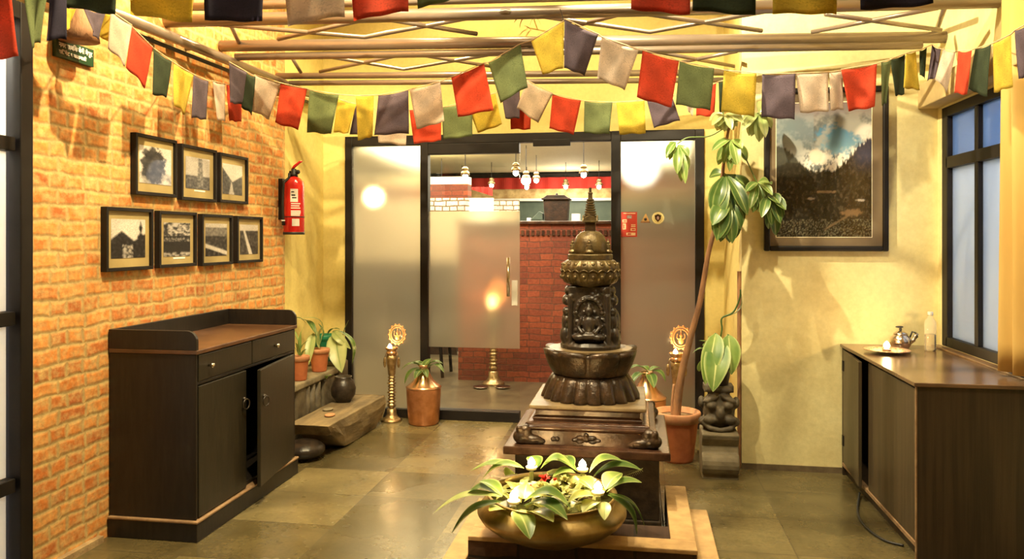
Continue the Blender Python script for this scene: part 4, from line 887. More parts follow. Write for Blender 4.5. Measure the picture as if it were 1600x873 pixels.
# ================================================================== LANDSCAPE PICTURE
def landscape(u, v):
    n = fbm(u * 5, v * 5, 31); f = fbm(u * 30, v * 26, 7) * .5 + .5; g = fbm(u * 70, v * 60, 11) * .5 + .5; c = fbm(u * 3.2 + 1, v * 4.6, 40) * .5 + .5
    tree = 0.035 * max(0, fbm(u * 55, 3, 3)) + 0.02 * fbm(u * 18, 9, 2)
    ridge = 0.49 + 0.23 * sst(0.58, 1.0, u) + 0.19 * sst(0.42, 0.0, u) + tree * (1 if u > .35 else .4) + 0.01 * n
    hole = math.hypot((u - 0.66) / 0.22, (v - 0.73) / 0.12) + (c - .5) * 0.9
    blue = lerp((0.20, 0.40, 0.55), (0.06, 0.21, 0.40), sst(0.62, 0.85, v))
    cloud = lerp((0.13, 0.15, 0.16), (0.34, 0.35, 0.34), sst(0.3, 0.7, c))
    if u < 0.4: cloud = lerp(cloud, (0.24, 0.34, 0.40), 0.5 * sst(0.6, 0.8, v))
    bright = sst(0.16, 0.0, abs(v - 0.55 - 0.18 * sst(.6, 1, u))) * sst(0.2, 0.42, u) * sst(.30, .55, f * .5 + c * .5)
    cloud = lerp(cloud, (0.85, 0.82, 0.74), min(1, bright * 1.3))
    cloud = lerp(cloud, (0.70, 0.62, 0.50), sst(1.3, .7, math.hypot((u - .42) / .07, (v - .60) / .055)))
    cloud = lerp(cloud, (0.85, 0.82, 0.78), sst(1.2, .5, math.hypot((u - .95) / .12, (v - .76) / .08)) * .8)
    cloud = lerp(cloud, (0.16, 0.13, 0.13), sst(0.84, 0.97, v))
    sky = lerp(blue, cloud, sst(0.75, 1.1, hole))
    land = lerp((0.010, 0.009, 0.008), (0.060, 0.048, 0.032), f * f * 1.3 * (0.4 + g))
    land = lerp(land, (0.035, 0.045, 0.10), 0.75 * sst(0.72, 0.92, u) * sst(0.42, 0.62, v))
    land = lerp(land, (0.085, 0.09, 0.075), 0.75 * sst(0.5, 0.1, u) * sst(0.38, 0.62, v))
    def spot(cu, cv, ru, rv, col):
        nonlocal land
        land = lerp(land, col, 0.8 * sst(1.3, 0.6, math.hypot((u - cu) / ru, (v - cv) / rv) + (f - .5) * .8))
    spot(.52, .335, .11, .010, (0.30, 0.20, 0.11)); spot(.37, .285, .04, .009, (0.45, 0.4, 0.34)); spot(.88, .272, .045, .010, (0.6, 0.56, 0.5)); spot(.80, .18, .10, .026, (0.24, 0.15, 0.08))
    d = abs(v - (0.05 + (u - 0.5) * 0.42)); land = lerp(land, (0.20, 0.135, 0.075), 0.7 * sst(0.014, 0.004, d) * sst(.48, .56, u) * sst(.8, .74, u))
    if g > 0.66 and v < 0.13: land = lerp(land, (0.2, 0.19, 0.12), 0.5)
    return lerp(land, sky, sst(-0.008, 0.012, v - ridge))
def picture():
    Y = YJ; a = onY(1193, 392, Y); b = onY(1386, 392, Y); zt = 2.30; x0, x1, z0 = a.x, b.x, a.z
    r = thing('framed_landscape', ((x0 + x1) / 2, Y, z0), 'large dark framed picture of a forested valley under clouds on the right wall', 'picture')
    f = 0.032; y0 = Y - 0.04; m = MB()
    m.box(x0, x0 + f, y0, Y, z0, zt).box(x1 - f, x1, y0, Y, z0, zt).box(x0 + f, x1 - f, y0, Y, z0, z0 + f).box(x0 + f, x1 - f, y0, Y, zt - f, zt)
    m.build('picture_frame', m_black, r, bevel=0.008)
    iw = onY(1212, 370, Y).x; ie = onY(1360, 370, Y).x; iz = onY(1285, 370, Y).z; it = zt - 0.09
    MB().box(x0 + f, x1 - f, Y - 0.022, Y - 0.001, z0 + f, zt - f).build('mount', M('brown_mount', (0.20, 0.145, 0.08), (0.16, 0.11, 0.06), 5, 0.6), r)
    e = 0.004; q = MB(); yy = Y - 0.0245
    q.box(iw - e, iw, yy, Y - .022, iz - e, it + e).box(ie, ie + e, yy, Y - .022, iz - e, it + e).box(iw, ie, yy, Y - .022, iz - e, iz).box(iw, ie, yy, Y - .022, it, it + e)
    q.build('inner_slip', m_wax, r)
    painted('landscape_print', landscape, [(iw, yy, iz), (ie, yy, iz), (ie, yy, it), (iw, yy, it)], 120, 170, r, mat_vcol('landscape_print', 0.12, 0.6))
picture()

# ================================================================== DOOR STICKERS
def stickers():
    Y = YB - 0.001; P = lambda px, py: onY(px, py, Y)
    a, b = P(970.5, 370), P(995.5, 331)
    r = thing('notice_sticker', (a.x, Y, a.z), 'red notice sheet stuck on the right frosted pane beside the post', 'notice')
    m_nr = M('notice_red', (0.55, 0.05, 0.03), (0.45, 0.04, 0.025), 6, 0.5)
    MB().box(a.x, b.x, Y - 0.002, Y, a.z, b.z).build('notice_sheet', m_nr, r)
    W, H = b.x - a.x, b.z - a.z; m = MB()
    def rc(u0, u1, v0, v1, mb): mb.box(a.x + W * u0, a.x + W * u1, Y - 0.003, Y - 0.0015, a.z + H * v0, a.z + H * v1)
    rc(.08, .36, .58, .70, m); rc(.62, .9, .40, .44, m); rc(.62, .9, .47, .50, m); rc(.6, .9, .24, .35, m); rc(.33, .9, .06, .17, m); rc(.14, .9, .925, .96, m); rc(.10, .30, .30, .54, m)
    m.build('notice_print', M('notice_cream', (0.8, 0.6, 0.4), (0.7, 0.5, 0.3), 60, 0.5), r)
    g = MB(); rc(.36, .66, .74, .86, g); g.build('notice_badge', M('notice_grey', (0.55, 0.5, 0.5), (0.2, 0.16, 0.16), 60, 0.5), r)
    d = MB(); rc(.40, .62, .09, .14, d); rc(.14, .32, .62, .66, d); rc(.66, .86, .27, .32, d); rc(.14, .2, .34, .5, d); d.build('notice_detail', m_nr, r); 
    for o in r.children:
        if o.name.startswith('notice_detail'): o.location.y = -0.0012
    t = thing('triangle_sticker', P(1008, 347), 'small brown triangular sticker between the red notice and the round sticker', 'sticker')
    MB().prism([P(1000.5, 348), P(1016, 348), P(1009, 333)], (0, -0.002, 0)).build('sticker_face', M('sticker_tan', (0.62, 0.4, 0.16), (0.5, 0.3, 0.1), 30, 0.5), t)
    MB().ell(P(1008.5, 342.5) + Vector((0, -0.002, 0)), (0.011, 0.002, 0.011)).build('sticker_emblem', m_blackstone, t)
    MB().prism([P(1000.5, 348), P(1016, 348), P(1015, 345.6), P(1001.5, 345.6)], (0, -0.003, 0)).build('sticker_band', m_bark, t)
    c = P(1028, 340.5); s = thing('round_sticker', c, 'round yellow sticker with a dark shield on the right frosted pane', 'sticker')
    MB().lathe([(0.045, 0), (0.045, 0.002), (0, 0.002)], (c.x, Y - 0.002, c.z), 28, axis='Y').build('sticker_face', M('sticker_yellow', (0.76, 0.66, 0.3), (0.7, 0.6, 0.25), 30, 0.5), s)
    rg = MB().tube([(c.x + 0.038 * math.cos(i * PI / 16), Y - 0.0022, c.z + 0.038 * math.sin(i * PI / 16)) for i in range(33)], 0.0018, 5); rg.build('sticker_ring', m_wax, s)
    w_ = 0.024; sh = [(c.x - w_, Y - .002, c.z + .02), (c.x - w_ * .5, Y - .002, c.z + .024), (c.x, Y - .002, c.z + .03), (c.x + w_ * .5, Y - .002, c.z + .024), (c.x + w_, Y - .002, c.z + .02), (c.x + w_ * .85, Y - .002, c.z - .008), (c.x, Y - .002, c.z - .03), (c.x - w_ * .85, Y - .002, c.z - .008)]
    MB().prism(sh, (0, -0.002, 0)).build('shield', m_slab, s)
    MB().ell((c.x, Y - .004, c.z), (.009, .0015, .013)).build('shield_emblem', M('emblem_mauve', (0.4, 0.26, 0.28), (0.3, 0.2, 0.2), 60, 0.5), s)
stickers()

# ================================================================== STUPA
PX, PY = -0.24, 4.03   # centre of stupa
def pedestal():
    r = thing('pedestal', (PX, PY, 0), 'dark stone pedestal with stepped top and lion feet carrying the stupa', 'pedestal')
    w0 = 0.345
    c = MB(); c.box(PX - 0.345, PX + 0.345, PY - 0.345, PY + 0.345, 0.07, 0.375)
    c.box(PX - 0.368, PX + 0.368, PY - 0.368, PY + 0.368, 0, 0.04); c.box(PX - 0.355, PX + 0.355, PY - 0.355, PY + 0.355, 0.04, 0.07); c.build('column', m_blackstone, r, bevel=0.006)
    MB().box(PX - 0.395, PX + 0.395, PY - 0.395, PY + 0.395, 0.365, 0.405).build('top_slab', m_slab, r, bevel=0.006)
    t = MB(); a = 0.335
    def sq(h, z): return [(PX - h, PY - h, z), (PX + h, PY - h, z), (PX + h, PY + h, z), (PX - h, PY + h, z)]
    prof = [(0.325, 0.405), (0.318, 0.47), (0.330, 0.478), (0.330, 0.488), (0.300, 0.492), (0.300, 0.50), (0.285, 0.505)]
    vs = []; 
    for h, z in prof: vs += sq(h, z)
    t.add(vs, [(i * 4 + k, i * 4 + (k + 1) % 4, (i + 1) * 4 + (k + 1) % 4, (i + 1) * 4 + k) for i in range(len(prof) - 1) for k in range(4)] + [(24, 25, 26, 27)])
    t.build('lower_tier', m_slab, r, bevel=0.003)
    u = MB(); prof = [(0.265, 0.505), (0.27, 0.52), (0.255, 0.53), (0.255, 0.555), (0.268, 0.56), (0.268, 0.568)]; vs = []
    for h, z in prof: vs += sq(h, z)
    u.add(vs, [(i * 4 + k, i * 4 + (k + 1) % 4, (i + 1) * 4 + (k + 1) % 4, (i + 1) * 4 + k) for i in range(len(prof) - 1) for k in range(4)]); u.build('upper_tier', m_slab, r, bevel=0.002)
    MB().box(PX - 0.285, PX + 0.285, PY - 0.285, PY + 0.285, 0.565, 0.582).build('top_plate', m_platestone, r, bevel=0.005)
    for sx in (-1, 1):
        for sy in (-1, 1):
            f = MB(); cx, cy = PX + sx * 0.315, PY + sy * 0.315
            f.ell((cx, cy, 0.435), (0.045, 0.045, 0.035)); f.ell((cx - sx * 0.02, cy, 0.465), (0.032, 0.034, 0.032)); f.ell((cx - sx * 0.05, cy + sy * .01, 0.425), (0.055, 0.028, 0.024)); f.ell((cx + sx * 0.01, cy + sy * 0.02, 0.475), (0.018, 0.018, 0.02)); f.ell((cx - sx * 0.09, cy + sy * .01, 0.418), (0.03, 0.02, 0.016))
            f.ell((cx, cy - sy * .06, 0.428), (0.03, 0.06, 0.026))
            f.build('lion_foot', m_bronze, r, voxel=0.007)
    e = MB(); fy = PY - 0.328
    for i, (dx, dz, rx, rz) in enumerate(((0, 0, .02, .016), (-.03, .006, .02, .01), (.03, .006, .02, .01), (-.055, -.006, .016, .009), (.055, -.006, .016, .009), (0, .018, .012, .01), (-.03, -.014, .018, .008), (.03, -.014, .018, .008))): e.ell((PX + dx, fy, 0.437 + dz), (rx, 0.014, rz))
    for dx in (-0.16, -0.14): e.ell((PX + dx, fy, 0.432), (.012, .01, .012))
    e.build('floral_carving', m_bronze, r, voxel=0.004)
pedestal()
def stupa():
    r = thing('stupa_statue', (PX, PY, 0.582), 'dark carved stupa with lotus base, relief column, dome and ringed spire', 'statue')
    def petal(n, amt, top=None):
        def mod(rr, z, a, i):
            s = abs(math.sin(a * n / 2)) ** 0.6; q = amt[i] if i < len(amt) else 0
            return rr * (1 + q * (s - 0.6)), z + (top[i] if top else 0) * (s - 0.5)
        return mod
    # lower skirt of drooping petals
    MB().lathe([(0.248, 0.582), (0.246, 0.594), (0.228, 0.64), (0.212, 0.675), (0.196, 0.70), (0.10, 0.70)], (PX, PY, 0), 200, petal(20, [0.11, 0.11, 0.08, 0.06, 0.03, 0], [-0.008, -.004, 0, 0, 0, 0])).build('lotus_skirt', m_bronze, r, smooth=True)
    MB().lathe([(0.10, 0.70), (0.190, 0.702), (0.200, 0.715), (0.218, 0.755), (0.234, 0.80), (0.240, 0.824), (0.205, 0.828), (0.0, 0.826)], (PX, PY, 0), 144, petal(8, [0, 0.02, 0.06, 0.09, 0.11, 0.12, 0.06, 0], [0, 0, 0, 0, 0.012, 0.024, 0.010, 0])).build('lotus_cup', m_bronze, r, smooth=True)
    MB().lathe([(0.212, 0.825), (0.214, 0.834), (0.19, 0.835), (0, 0.835)], (PX, PY, 0), 64).build('cup_top', m_platestone, r, smooth=False)
    # relief column with seated figure and attendants
    c = MB(); z0 = 0.832
    c.box(PX - 0.105, PX + 0.105, PY - 0.10, PY + 0.10, z0, 1.155); c.lathe([(0.155, z0), (0.158, z0 + 0.02), (0.14, z0 + 0.04), (0, z0 + 0.04)], (PX, PY, 0), 24)
    for s in (-1, 1):
        c.ell((PX + s * 0.125, PY - 0.05, z0 + 0.07), (0.03, 0.035, 0.05)); c.ell((PX + s * 0.118, PY - 0.05, z0 + 0.14), (0.026, 0.03, 0.045)); c.ell((PX + s * 0.12, PY - 0.06, z0 + 0.195), (0.02, 0.022, 0.022))
        c.ell((PX + s * 0.12, PY - 0.02, z0 + 0.25), (0.026, 0.05, 0.03)); c.ell((PX + s * 0.112, PY - 0.02, z0 + 0.30), (0.022, 0.05, 0.025)); c.ell((PX + s * 0.125, PY + 0.05, z0 + 0.12), (0.03, 0.04, 0.08))
        c.ell((PX + s * 0.13, PY + 0.03, z0 + 0.05), (0.03, 0.05, 0.04))
        c.tube([(PX + s * 0.095, PY - 0.10, z0 + 0.03), (PX + s * 0.095, PY - 0.10, z0 + 0.28)], 0.014, 8)
    fy = PY - 0.115
    c.ell((PX, fy, z0 + 0.075), (0.075, 0.04, 0.022)); c.ell((PX - 0.045, fy - 0.01, z0 + 0.07), (0.04, 0.03, 0.018)); c.ell((PX + 0.045, fy - 0.01, z0 + 0.07), (0.04, 0.03, 0.018))
    c.ell((PX, fy, z0 + 0.13), (0.035, 0.028, 0.05)); c.ell((PX, fy - 0.005, z0 + 0.20), (0.022, 0.022, 0.027)); c.ell((PX, fy, z0 + 0.228), (0.01, 0.01, 0.012))
    for s in (-1, 1): c.tube([(PX + s * 0.035, fy, z0 + 0.165), (PX + s * 0.055, fy - 0.005, z0 + 0.12), (PX + s * 0.03, fy - 0.03, z0 + 0.09)], [0.014, 0.012, 0.010], 8)
    for i in range(13): a = PI * i / 12; c.ell((PX + 0.065 * math.cos(a), PY - 0.105, z0 + 0.19 + 0.075 * math.sin(a)), (0.011, 0.012, 0.011), 8, 6)
    rnd = random.Random(3)
    for i in range(46): c.ell((PX + rnd.uniform(-0.10, 0.10), PY - 0.10, z0 + rnd.uniform(0.02, 0.31)), (rnd.uniform(.006, .013), .010, rnd.uniform(.006, .014)), 8, 6)
    for i in range(30): c.ell((PX + 0.105 * rnd.choice((-1, 1)), PY + rnd.uniform(-.09, .09), z0 + rnd.uniform(0.02, 0.31)), (.012, rnd.uniform(.006, .016), rnd.uniform(.008, .018)), 8, 6)
    c.build('relief_column', m_blackstone, r, voxel=0.0045)
    # double lotus ring with beads
    MB().lathe([(0.08, 1.15), (0.098, 1.15), (0.104, 1.16), (0.135, 1.175), (0.148, 1.20), (0.150, 1.222), (0.146, 1.232), (0.150, 1.24), (0.148, 1.262), (0.130, 1.285), (0.118, 1.292), (0, 1.292)], (PX, PY, 0), 160,
               petal(20, [0, 0, 0, 0.03, 0.05, 0.06, 0.03, 0.06, 0.06, 0.04, 0, 0])).build('lotus_ring', m_olive, r, smooth=True)
    bd = MB()
    for i in range(20): a = 2 * PI * (i + 0.5) / 20; bd.ell((PX + 0.150 * math.cos(a), PY + 0.150 * math.sin(a), 1.205), 0.011, 8, 6).ell((PX + 0.142 * math.cos(a), PY + 0.142 * math.sin(a), 1.268), 0.0105, 8, 6)
    for i in range(20):
        a0 = 2 * PI * i / 20; bd.tube([(PX + 0.153 * math.cos(a0 + 2 * PI / 20 * t), PY + 0.153 * math.sin(a0 + 2 * PI / 20 * t), 1.228 + 0.013 * math.sin(PI * t)) for t in [j / 6 for j in range(7)]], 0.004, 5)
    bd.build('bead_rows', m_olive, r, smooth=True)
    MB().lathe([(0.112, 1.29), (0.117, 1.293), (0.117, 1.318), (0.108, 1.322), (0, 1.322)], (PX, PY, 0), 48).build('dome_base', m_olive, r, bevel=0.002)
    MB().lathe([(0.086, 1.32), (0.088, 1.345), (0.085, 1.38), (0.072, 1.415), (0.05, 1.435), (0.03, 1.442), (0, 1.442)], (PX, PY, 0), 40).build('dome', m_olive, r, smooth=True)
    fg = MB()
    for a in (-PI / 2, 0, PI, PI / 2):
        bx, by = PX + 0.092 * math.cos(a), PY + 0.092 * math.sin(a); 
        fg.ell((bx, by, 1.332), (0.024, 0.02, 0.012)).ell((bx, by, 1.352), (0.014, 0.012, 0.02)).ell((bx, by, 1.380), (0.009, 0.009, 0.011)).ell((bx + 0.013 * math.sin(a), by, 1.345), (.008, .008, .014)).ell((bx, by, 1.395), (.005, .005, .006)).ell((bx, by, 1.368), (.017, .01, .006))
    fg.build('niche_figures', m_olive, r, voxel=0.0035)
    MB().box(PX - 0.027, PX + 0.027, PY - 0.027, PY + 0.027, 1.438, 1.488).build('spire_neck', m_bronze, r, bevel=0.002)
    h = MB(); h.box(PX - 0.040, PX + 0.040, PY - 0.040, PY + 0.040, 1.486, 1.494)
    for s in (-1, 1):
        for (ax) in (0, 1):
            pts = [(-0.036, 1.494), (0.036, 1.494), (0.030, 1.508), (0, 1.524), (-0.030, 1.508)]
            if ax: h.prism([(PX + p, PY + s * 0.040, z) for p, z in pts], (0, -s * 0.008, 0))
            else: h.prism([(PX + s * 0.040, PY + p, z) for p, z in pts], (-s * 0.008, 0, 0))
    h.build('pointed_crown', m_olive, r, bevel=0.001)
    pr = [(0.034, 1.494)]
    for i in range(9): rr = 0.036 - i * 0.0021; z = 1.50 + i * 0.0125; pr += [(rr, z), (rr, z + 0.007), (rr - 0.007, z + 0.0085), (rr - 0.007, z + 0.012)]
    pr += [(0.011, 1.613), (0.011, 1.635), (0.014, 1.637), (0.013, 1.642), (0.007, 1.644), (0.007, 1.668), (0, 1.669)]
    MB().lathe(pr, (PX, PY, 0), 28).build('ringed_spire', m_olive, r, smooth=False)
stupa()

# ================================================================== KERB BASIN AND BRASS BOWL
bx0, bx1 = onZ(728, 843, 0.14).x, onZ(1086, 845, 0.14).x; by0, by1 = 3.19, 4.0
def basin():
    r = thing('brick_kerb', ((bx0 + bx1) / 2, 3.5, 0), 'low brick surround with sandy coping around the pedestal foot', 'kerb')
    b = MB(); t = 0.10; zc = 0.122
    b.box(bx0, bx1, by0, by0 + t, 0, zc).box(bx0, bx0 + t, by0 + t, by1, 0, zc).box(bx1 - t, bx1, by0 + t, by1, 0, zc); b.box(bx0 + t, bx1 - t, by0 + t, by0 + 0.32, 0, zc - 0.01); b.build('brick_wall', m_brick_kerb, r)
    c = MB(); c.box(bx0, bx1 + 0.004, by0 - 0.004, by0 + t + .004, zc, 0.142).box(bx0, bx0 + t, by0 + t + .004, by1, zc, 0.142).box(bx1 - t, bx1 + .004, by0 + t + .004, by1, zc, 0.142); c.build('coping', m_coping, r, bevel=0.004)
    s = MB(); s.box(bx0 - 0.10, bx0 - 0.001, 2.75, 3.9, 0, 0.06).box(bx1 + 0.005, bx1 + 0.10, 2.75, 3.88, 0, 0.07); s.build('lower_step', m_coping, r, bevel=0.005)
basin()
BX, BY, BZ = onY(862, 800, 3.24).x, 3.24, 0.142
def bowl():
    r = thing('brass_bowl', (BX, BY, BZ), 'wide hammered brass bowl filled with leaves and floating candles', 'bowl')
    pr = [(0, 0), (0.12, 0), (0.19, 0.018), (0.255, 0.05), (0.30, 0.085), (0.315, 0.11), (0.314, 0.122), (0.295, 0.145), (0.272, 0.158), (0.262, 0.166), (0.268, 0.182), (0.276, 0.186), (0.276, 0.19), (0.262, 0.188), (0.256, 0.168), (0.29, 0.13), (0.29, 0.11), (0.2, 0.03), (0, 0.012)]
    MB().lathe(pr, (BX, BY, BZ), 64).build('bowl_body', m_brass, r, smooth=True)
    MB().lathe([(0.0, 0.140), (0.281, 0.1405)], (BX, BY, BZ), 48).build('water', M('dark_water', (0.05, 0.05, 0.015), (0.03, 0.03, 0.01), 5, 0.06), r)
bowl()
Zp = lambda zx, zy: (zx / 4.706 + 670, zy / 4.706 + 690)
SP = [((625, 450), 3.04, [((540, 440), (165, 680), .055, .12, 'g', -.05), ((535, 405), (30, 530), .045, .12, 'p', -.02), ((530, 400), (255, 410), .05, .22, 'g', .03), ((640, 500), (745, 715), .052, .10, 'b', -.16),
        ((700, 440), (1045, 490), .062, .24, 'g', -.02), ((700, 470), (1020, 575), .055, .16, 'g', -.12), ((730, 520), (915, 590), .05, .10, 'y', -.14), ((540, 400), (368, 290), .045, .12, 'b', .06), ((560, 500), (445, 510), .04, .05, 'y', -.08), ((700, 420), (720, 310), .05, .05, 'y', .05)],
       'lit candle ringed by long drooping leaves at the front left of the brass bowl'),
      ((755, 200), 3.40, [((700, 195), (392, 275), .055, .18, 'b', -.02), ((660, 190), (308, 215), .05, .10, 'b', .04), ((800, 190), (735, 108), .05, .12, 'g', .06), ((640, 240), (560, 250), .06, .1, 'y', -.05), ((820, 200), (1060, 190), .065, .25, 'b', .02)],
       'lit candle ringed by pale leaves at the back left of the brass bowl'),
      ((1130, 215), 3.40, [((1180, 230), (1418, 135), .06, .18, 'b', 0), ((1200, 265), (1560, 205), .06, .14, 'g', -.04), ((1090, 215), (840, 160), .055, .18, 'g', .05), ((1080, 230), (910, 260), .05, .12, 'b', -.04), ((1150, 260), (1120, 340), .07, .05, 'y', -.08), ((1060, 190), (950, 115), .05, .1, 'g', .08)],
       'lit candle ringed by upright leaves at the back right of the brass bowl'),
      ((1245, 385), 3.10, [((1310, 370), (1567, 300), .05, .12, 'b', .02), ((1315, 390), (1530, 690), .05, .16, 'g', -.03), ((1325, 380), (1588, 625), .03, .16, 'g', .0), ((1225, 400), (1020, 450), .05, .12, 'y', -.04), ((1290, 440), (1292, 575), .03, .05, 'p', -.12), ((1200, 350), (1090, 265), .05, .1, 'y', .06), ((1250, 440), (1130, 520), .04, .1, 'p', -.10), ((1300, 350), (1420, 230), .055, .12, 'b', .08)],
       'lit candle ringed by leaves at the front right of the brass bowl')]
MK = {'g': m_leaf, 'b': m_leafb, 'y': m_leafy, 'p': m_leafp}
for (c, Y, leaves, lab) in SP:
    p = onY(*Zp(*c), Y); r = thing('leaf_rosette', p - Vector((0, 0, 0.01)), lab.replace('lit candle ringed by', 'whorl of').replace(' at the', ' around the candle at the'), 'leaves', 'leaf whorls in the brass bowl')
    for (a, b, w_, ar, k_, dy) in leaves:
        m = MB().leaf(onY(*Zp(*a), Y + (0.02 if dy > 0 else -0.02)), onY(*Zp(*b), Y + dy), w_ * 1.75, ar, n=14, fold=.3, power=.95); m.build('leaf', MK[k_], r, smooth=True)
    st = MB().tube([p - Vector((0, 0, .012)), p - Vector((0, 0, 0.06))], 0.01, 8); st.build('stalk', m_leafb, r)
    candle(p, lab, 0.026, 0.014, 'candles in the brass bowl', 1.1, m_wax)
bed = MB(); rb_ = random.Random(21)
for i in range(46):
    a = rb_.uniform(0, 2 * PI); q = rb_.uniform(0.02, 0.20); L_ = rb_.uniform(.07, .12); a2 = a + rb_.uniform(-.8, .8)
    p0 = Vector((BX + q * math.cos(a), BY + q * math.sin(a), BZ + 0.143 + rb_.uniform(0, .02))); rr_ = min(q + L_, .25)
    bed.leaf(p0, Vector((BX + rr_ * math.cos(a2), BY + rr_ * math.sin(a2), BZ + 0.165 + rb_.uniform(0, .05))), rb_.uniform(.035, .06), .18, n=7)
o = bed.build('leaf_bed', m_leafy, smooth=True); o['kind'] = 'stuff'; tag(o, 'bed of yellow-green leaves covering the water inside the brass bowl', 'leaves')
fern = MB(); f0, f1 = onY(*Zp(1400, 265), 3.36), onY(*Zp(1565, 205), 3.34)
fern.tube([f0, f1], 0.0012, 5)
for i in range(14):
    t = i / 14 + .05; q = f0.lerp(f1, t); L_ = 0.028 * (1 - t * .7)
    for s in (-1, 1): fern.leaf(q, q + Vector((0.008, 0, s * L_)), 0.005, 0, n=3)
tag(fern.build('fern_sprig', m_leafp, smooth=True), 'fine pale fern tip sticking out over the right rim of the bowl', 'fern')
rnd = random.Random(11)
for i, (zx, zy, Y, rad, col, lab) in enumerate(((850, 285, 3.27, .030, 'r', 'bright red flower in the middle of the bowl'), (745, 340, 3.22, .016, 'r', 'small red bud left of the red flower in the bowl'), (930, 285, 3.28, .014, 'r', 'small red petal tuft right of the red flower in the bowl'),
        (1000, 285, 3.26, .024, 'c', 'cream ruffled flower behind the greens in the bowl'), (830, 350, 3.18, .034, 'c', 'yellow-cream flower head just below the red flower'), (930, 345, 3.18, .036, 'c', 'yellow-green flower head in the centre of the bowl'), (1060, 345, 3.17, .036, 'c', 'pale cream flower head at the right of the bowl centre'), (1020, 395, 3.12, .026, 'c', 'pale flower head lowest, by the front right candle'))):
    p = onY(*Zp(zx, zy), Y); m = MB(); 
    for j in range(26):
        a = rnd.uniform(0, 2 * PI); e = rnd.uniform(0.05, 1.2); d = Vector((math.cos(a) * math.cos(e), math.sin(a) * math.cos(e), math.sin(e)))
        m.leaf(p, p + d * rad * rnd.uniform(.75, 1.15), rad * .5, .1, n=4)
    tag(m.build('flower', M('petal_' + col, (0.75, 0.04, 0.015) if col == 'r' else (0.78, 0.70, 0.32), (0.6, 0.02, 0.01) if col == 'r' else (0.55, 0.58, 0.16), 30, 0.5), smooth=True, origin=p), lab, 'flower', 'flowers in the brass bowl')

# ================================================================== BRASS OIL LAMPS
def oil_lamp(base, H, label, group=None, simple=False, en=0.9):
    x, y, z = base; s = H / 0.80
    r = thing('oil_lamp', base, label, 'oil lamp', group)
    MB().lathe([(0, 0), (0.085, 0), (0.088, 0.008), (0.075, 0.018), (0.055, 0.03), (0.04, 0.06), (0.038, 0.10), (0.02, 0.115), (0, 0.115)] if s == 0 else [(a * s, b * s) for a, b in [(0, 0), (0.088, 0), (0.09, 0.01), (0.078, 0.02), (0.055, 0.035), (0.042, 0.06), (0.040, 0.10), (0.022, 0.112), (0.0, 0.112)]], base, 28).build('lamp_foot', m_brassl, r, smooth=True)
    pr = [(0, 0.11), (0.018, 0.112), (0.034, 0.125), (0.034, 0.14), (0.024, 0.15)]
    for i in range(9): zz_ = 0.155 + i * 0.026; w_ = 0.030 if i % 3 else 0.036; pr += [(0.022, zz_), (w_, zz_ + 0.008), (w_, zz_ + 0.014), (0.022, zz_ + 0.022)]
    pr += [(0.028, 0.40), (0.032, 0.45), (0.040, 0.52), (0.042, 0.56), (0.03, 0.57), (0, 0.57)]
    MB().lathe([(a * s, b * s) for a, b in pr], base, 20, lambda rr, z_, a, i: (rr * (1 + 0.10 * math.sin(a * 6)), z_)).build('lamp_stem', m_brassl, r, smooth=True)
    MB().lathe([(a * s, b * s) for a, b in [(0, 0.565), (0.045, 0.568), (0.048, 0.59), (0.040, 0.595), (0.04, 0.605), (0.052, 0.615), (0.054, 0.63), (0.050, 0.63), (0.046, 0.62), (0, 0.615)]], base, 24).build('oil_cup', m_coppertop, r, smooth=True)
    if not simple:
        for sx in (-1, 1):
            d = MB(); d.ell((x + sx * 0.062 * s, y, z + 0.50 * s), (0.014 * s, 0.010 * s, 0.045 * s)); d.tube([(x + sx * 0.045 * s, y, z + 0.59 * s), (x + sx * 0.062 * s, y, z + 0.54 * s)], 0.003, 6); d.build('leaf_pendant', m_brassl, r, smooth=True)
        cr = MB(); cz = z + 0.735 * s; yy = y + 0.045 * s; x0_ = x; x = x + 0.022 * s
        n = 28
        for R_ in (0.070, 0.055): cr.tube([(x + 0.012 + R_ * s * math.cos(i * 2 * PI / n), yy, cz + R_ * 1.15 * s * math.sin(i * 2 * PI / n)) for i in range(n + 1)], 0.0055 * s, 6)
        for i in range(14): a = 2 * PI * i / 14; cr.ell((x + 0.012 + 0.076 * s * math.cos(a), yy, cz + 0.087 * s * math.sin(a)), 0.009 * s, 6, 5)
        cr.ell((x + 0.012, yy, cz - 0.025 * s), (0.022 * s, 0.009, 0.025 * s)); cr.ell((x + 0.012, yy, cz + 0.015 * s), 0.012 * s); cr.tube([(x + 0.012, yy, cz - 0.03 * s), (x + 0.012, yy, cz + 0.06 * s)], 0.005, 6)
        for sg in (-1, 1): cr.tube([(x + 0.012, yy, cz - 0.03 * s), (x + 0.012 + sg * 0.03 * s, yy, cz), (x + 0.012 + sg * 0.025 * s, yy, cz + 0.03 * s)], 0.0045, 6)
        cr.build('halo_ornament', m_halo, r, smooth=True); x = x0_
    MB().lathe([(0, 0), (0.014, 0.006), (0.017, 0.014), (0.011, 0.026), (0, 0.040)], (x - 0.008, y - 0.02, z + 0.622 * s), 14).build('flame', m_flame, r, smooth=True)
    lamp('POINT', 'oil_lamp_glow', (x - 0.008, y - 0.03, z + 0.68 * s), en, (1, 0.62, 0.26), 0.015)
lb = onZ(612, 655, 0); lb.y = 5.67; lb.x = onY(612, 655, 5.67).x
oil_lamp((lb.x, lb.y, 0), 0.715, 'tall ornate brass oil lamp with halo, burning left of the copper pot', 'burning brass oil lamps')
rb = onY(1057, 668, 5.5); oil_lamp((rb.x, 5.5, 0), 0.76, 'ornate brass oil lamp with halo, burning behind the tall potted plant', 'burning brass oil lamps')
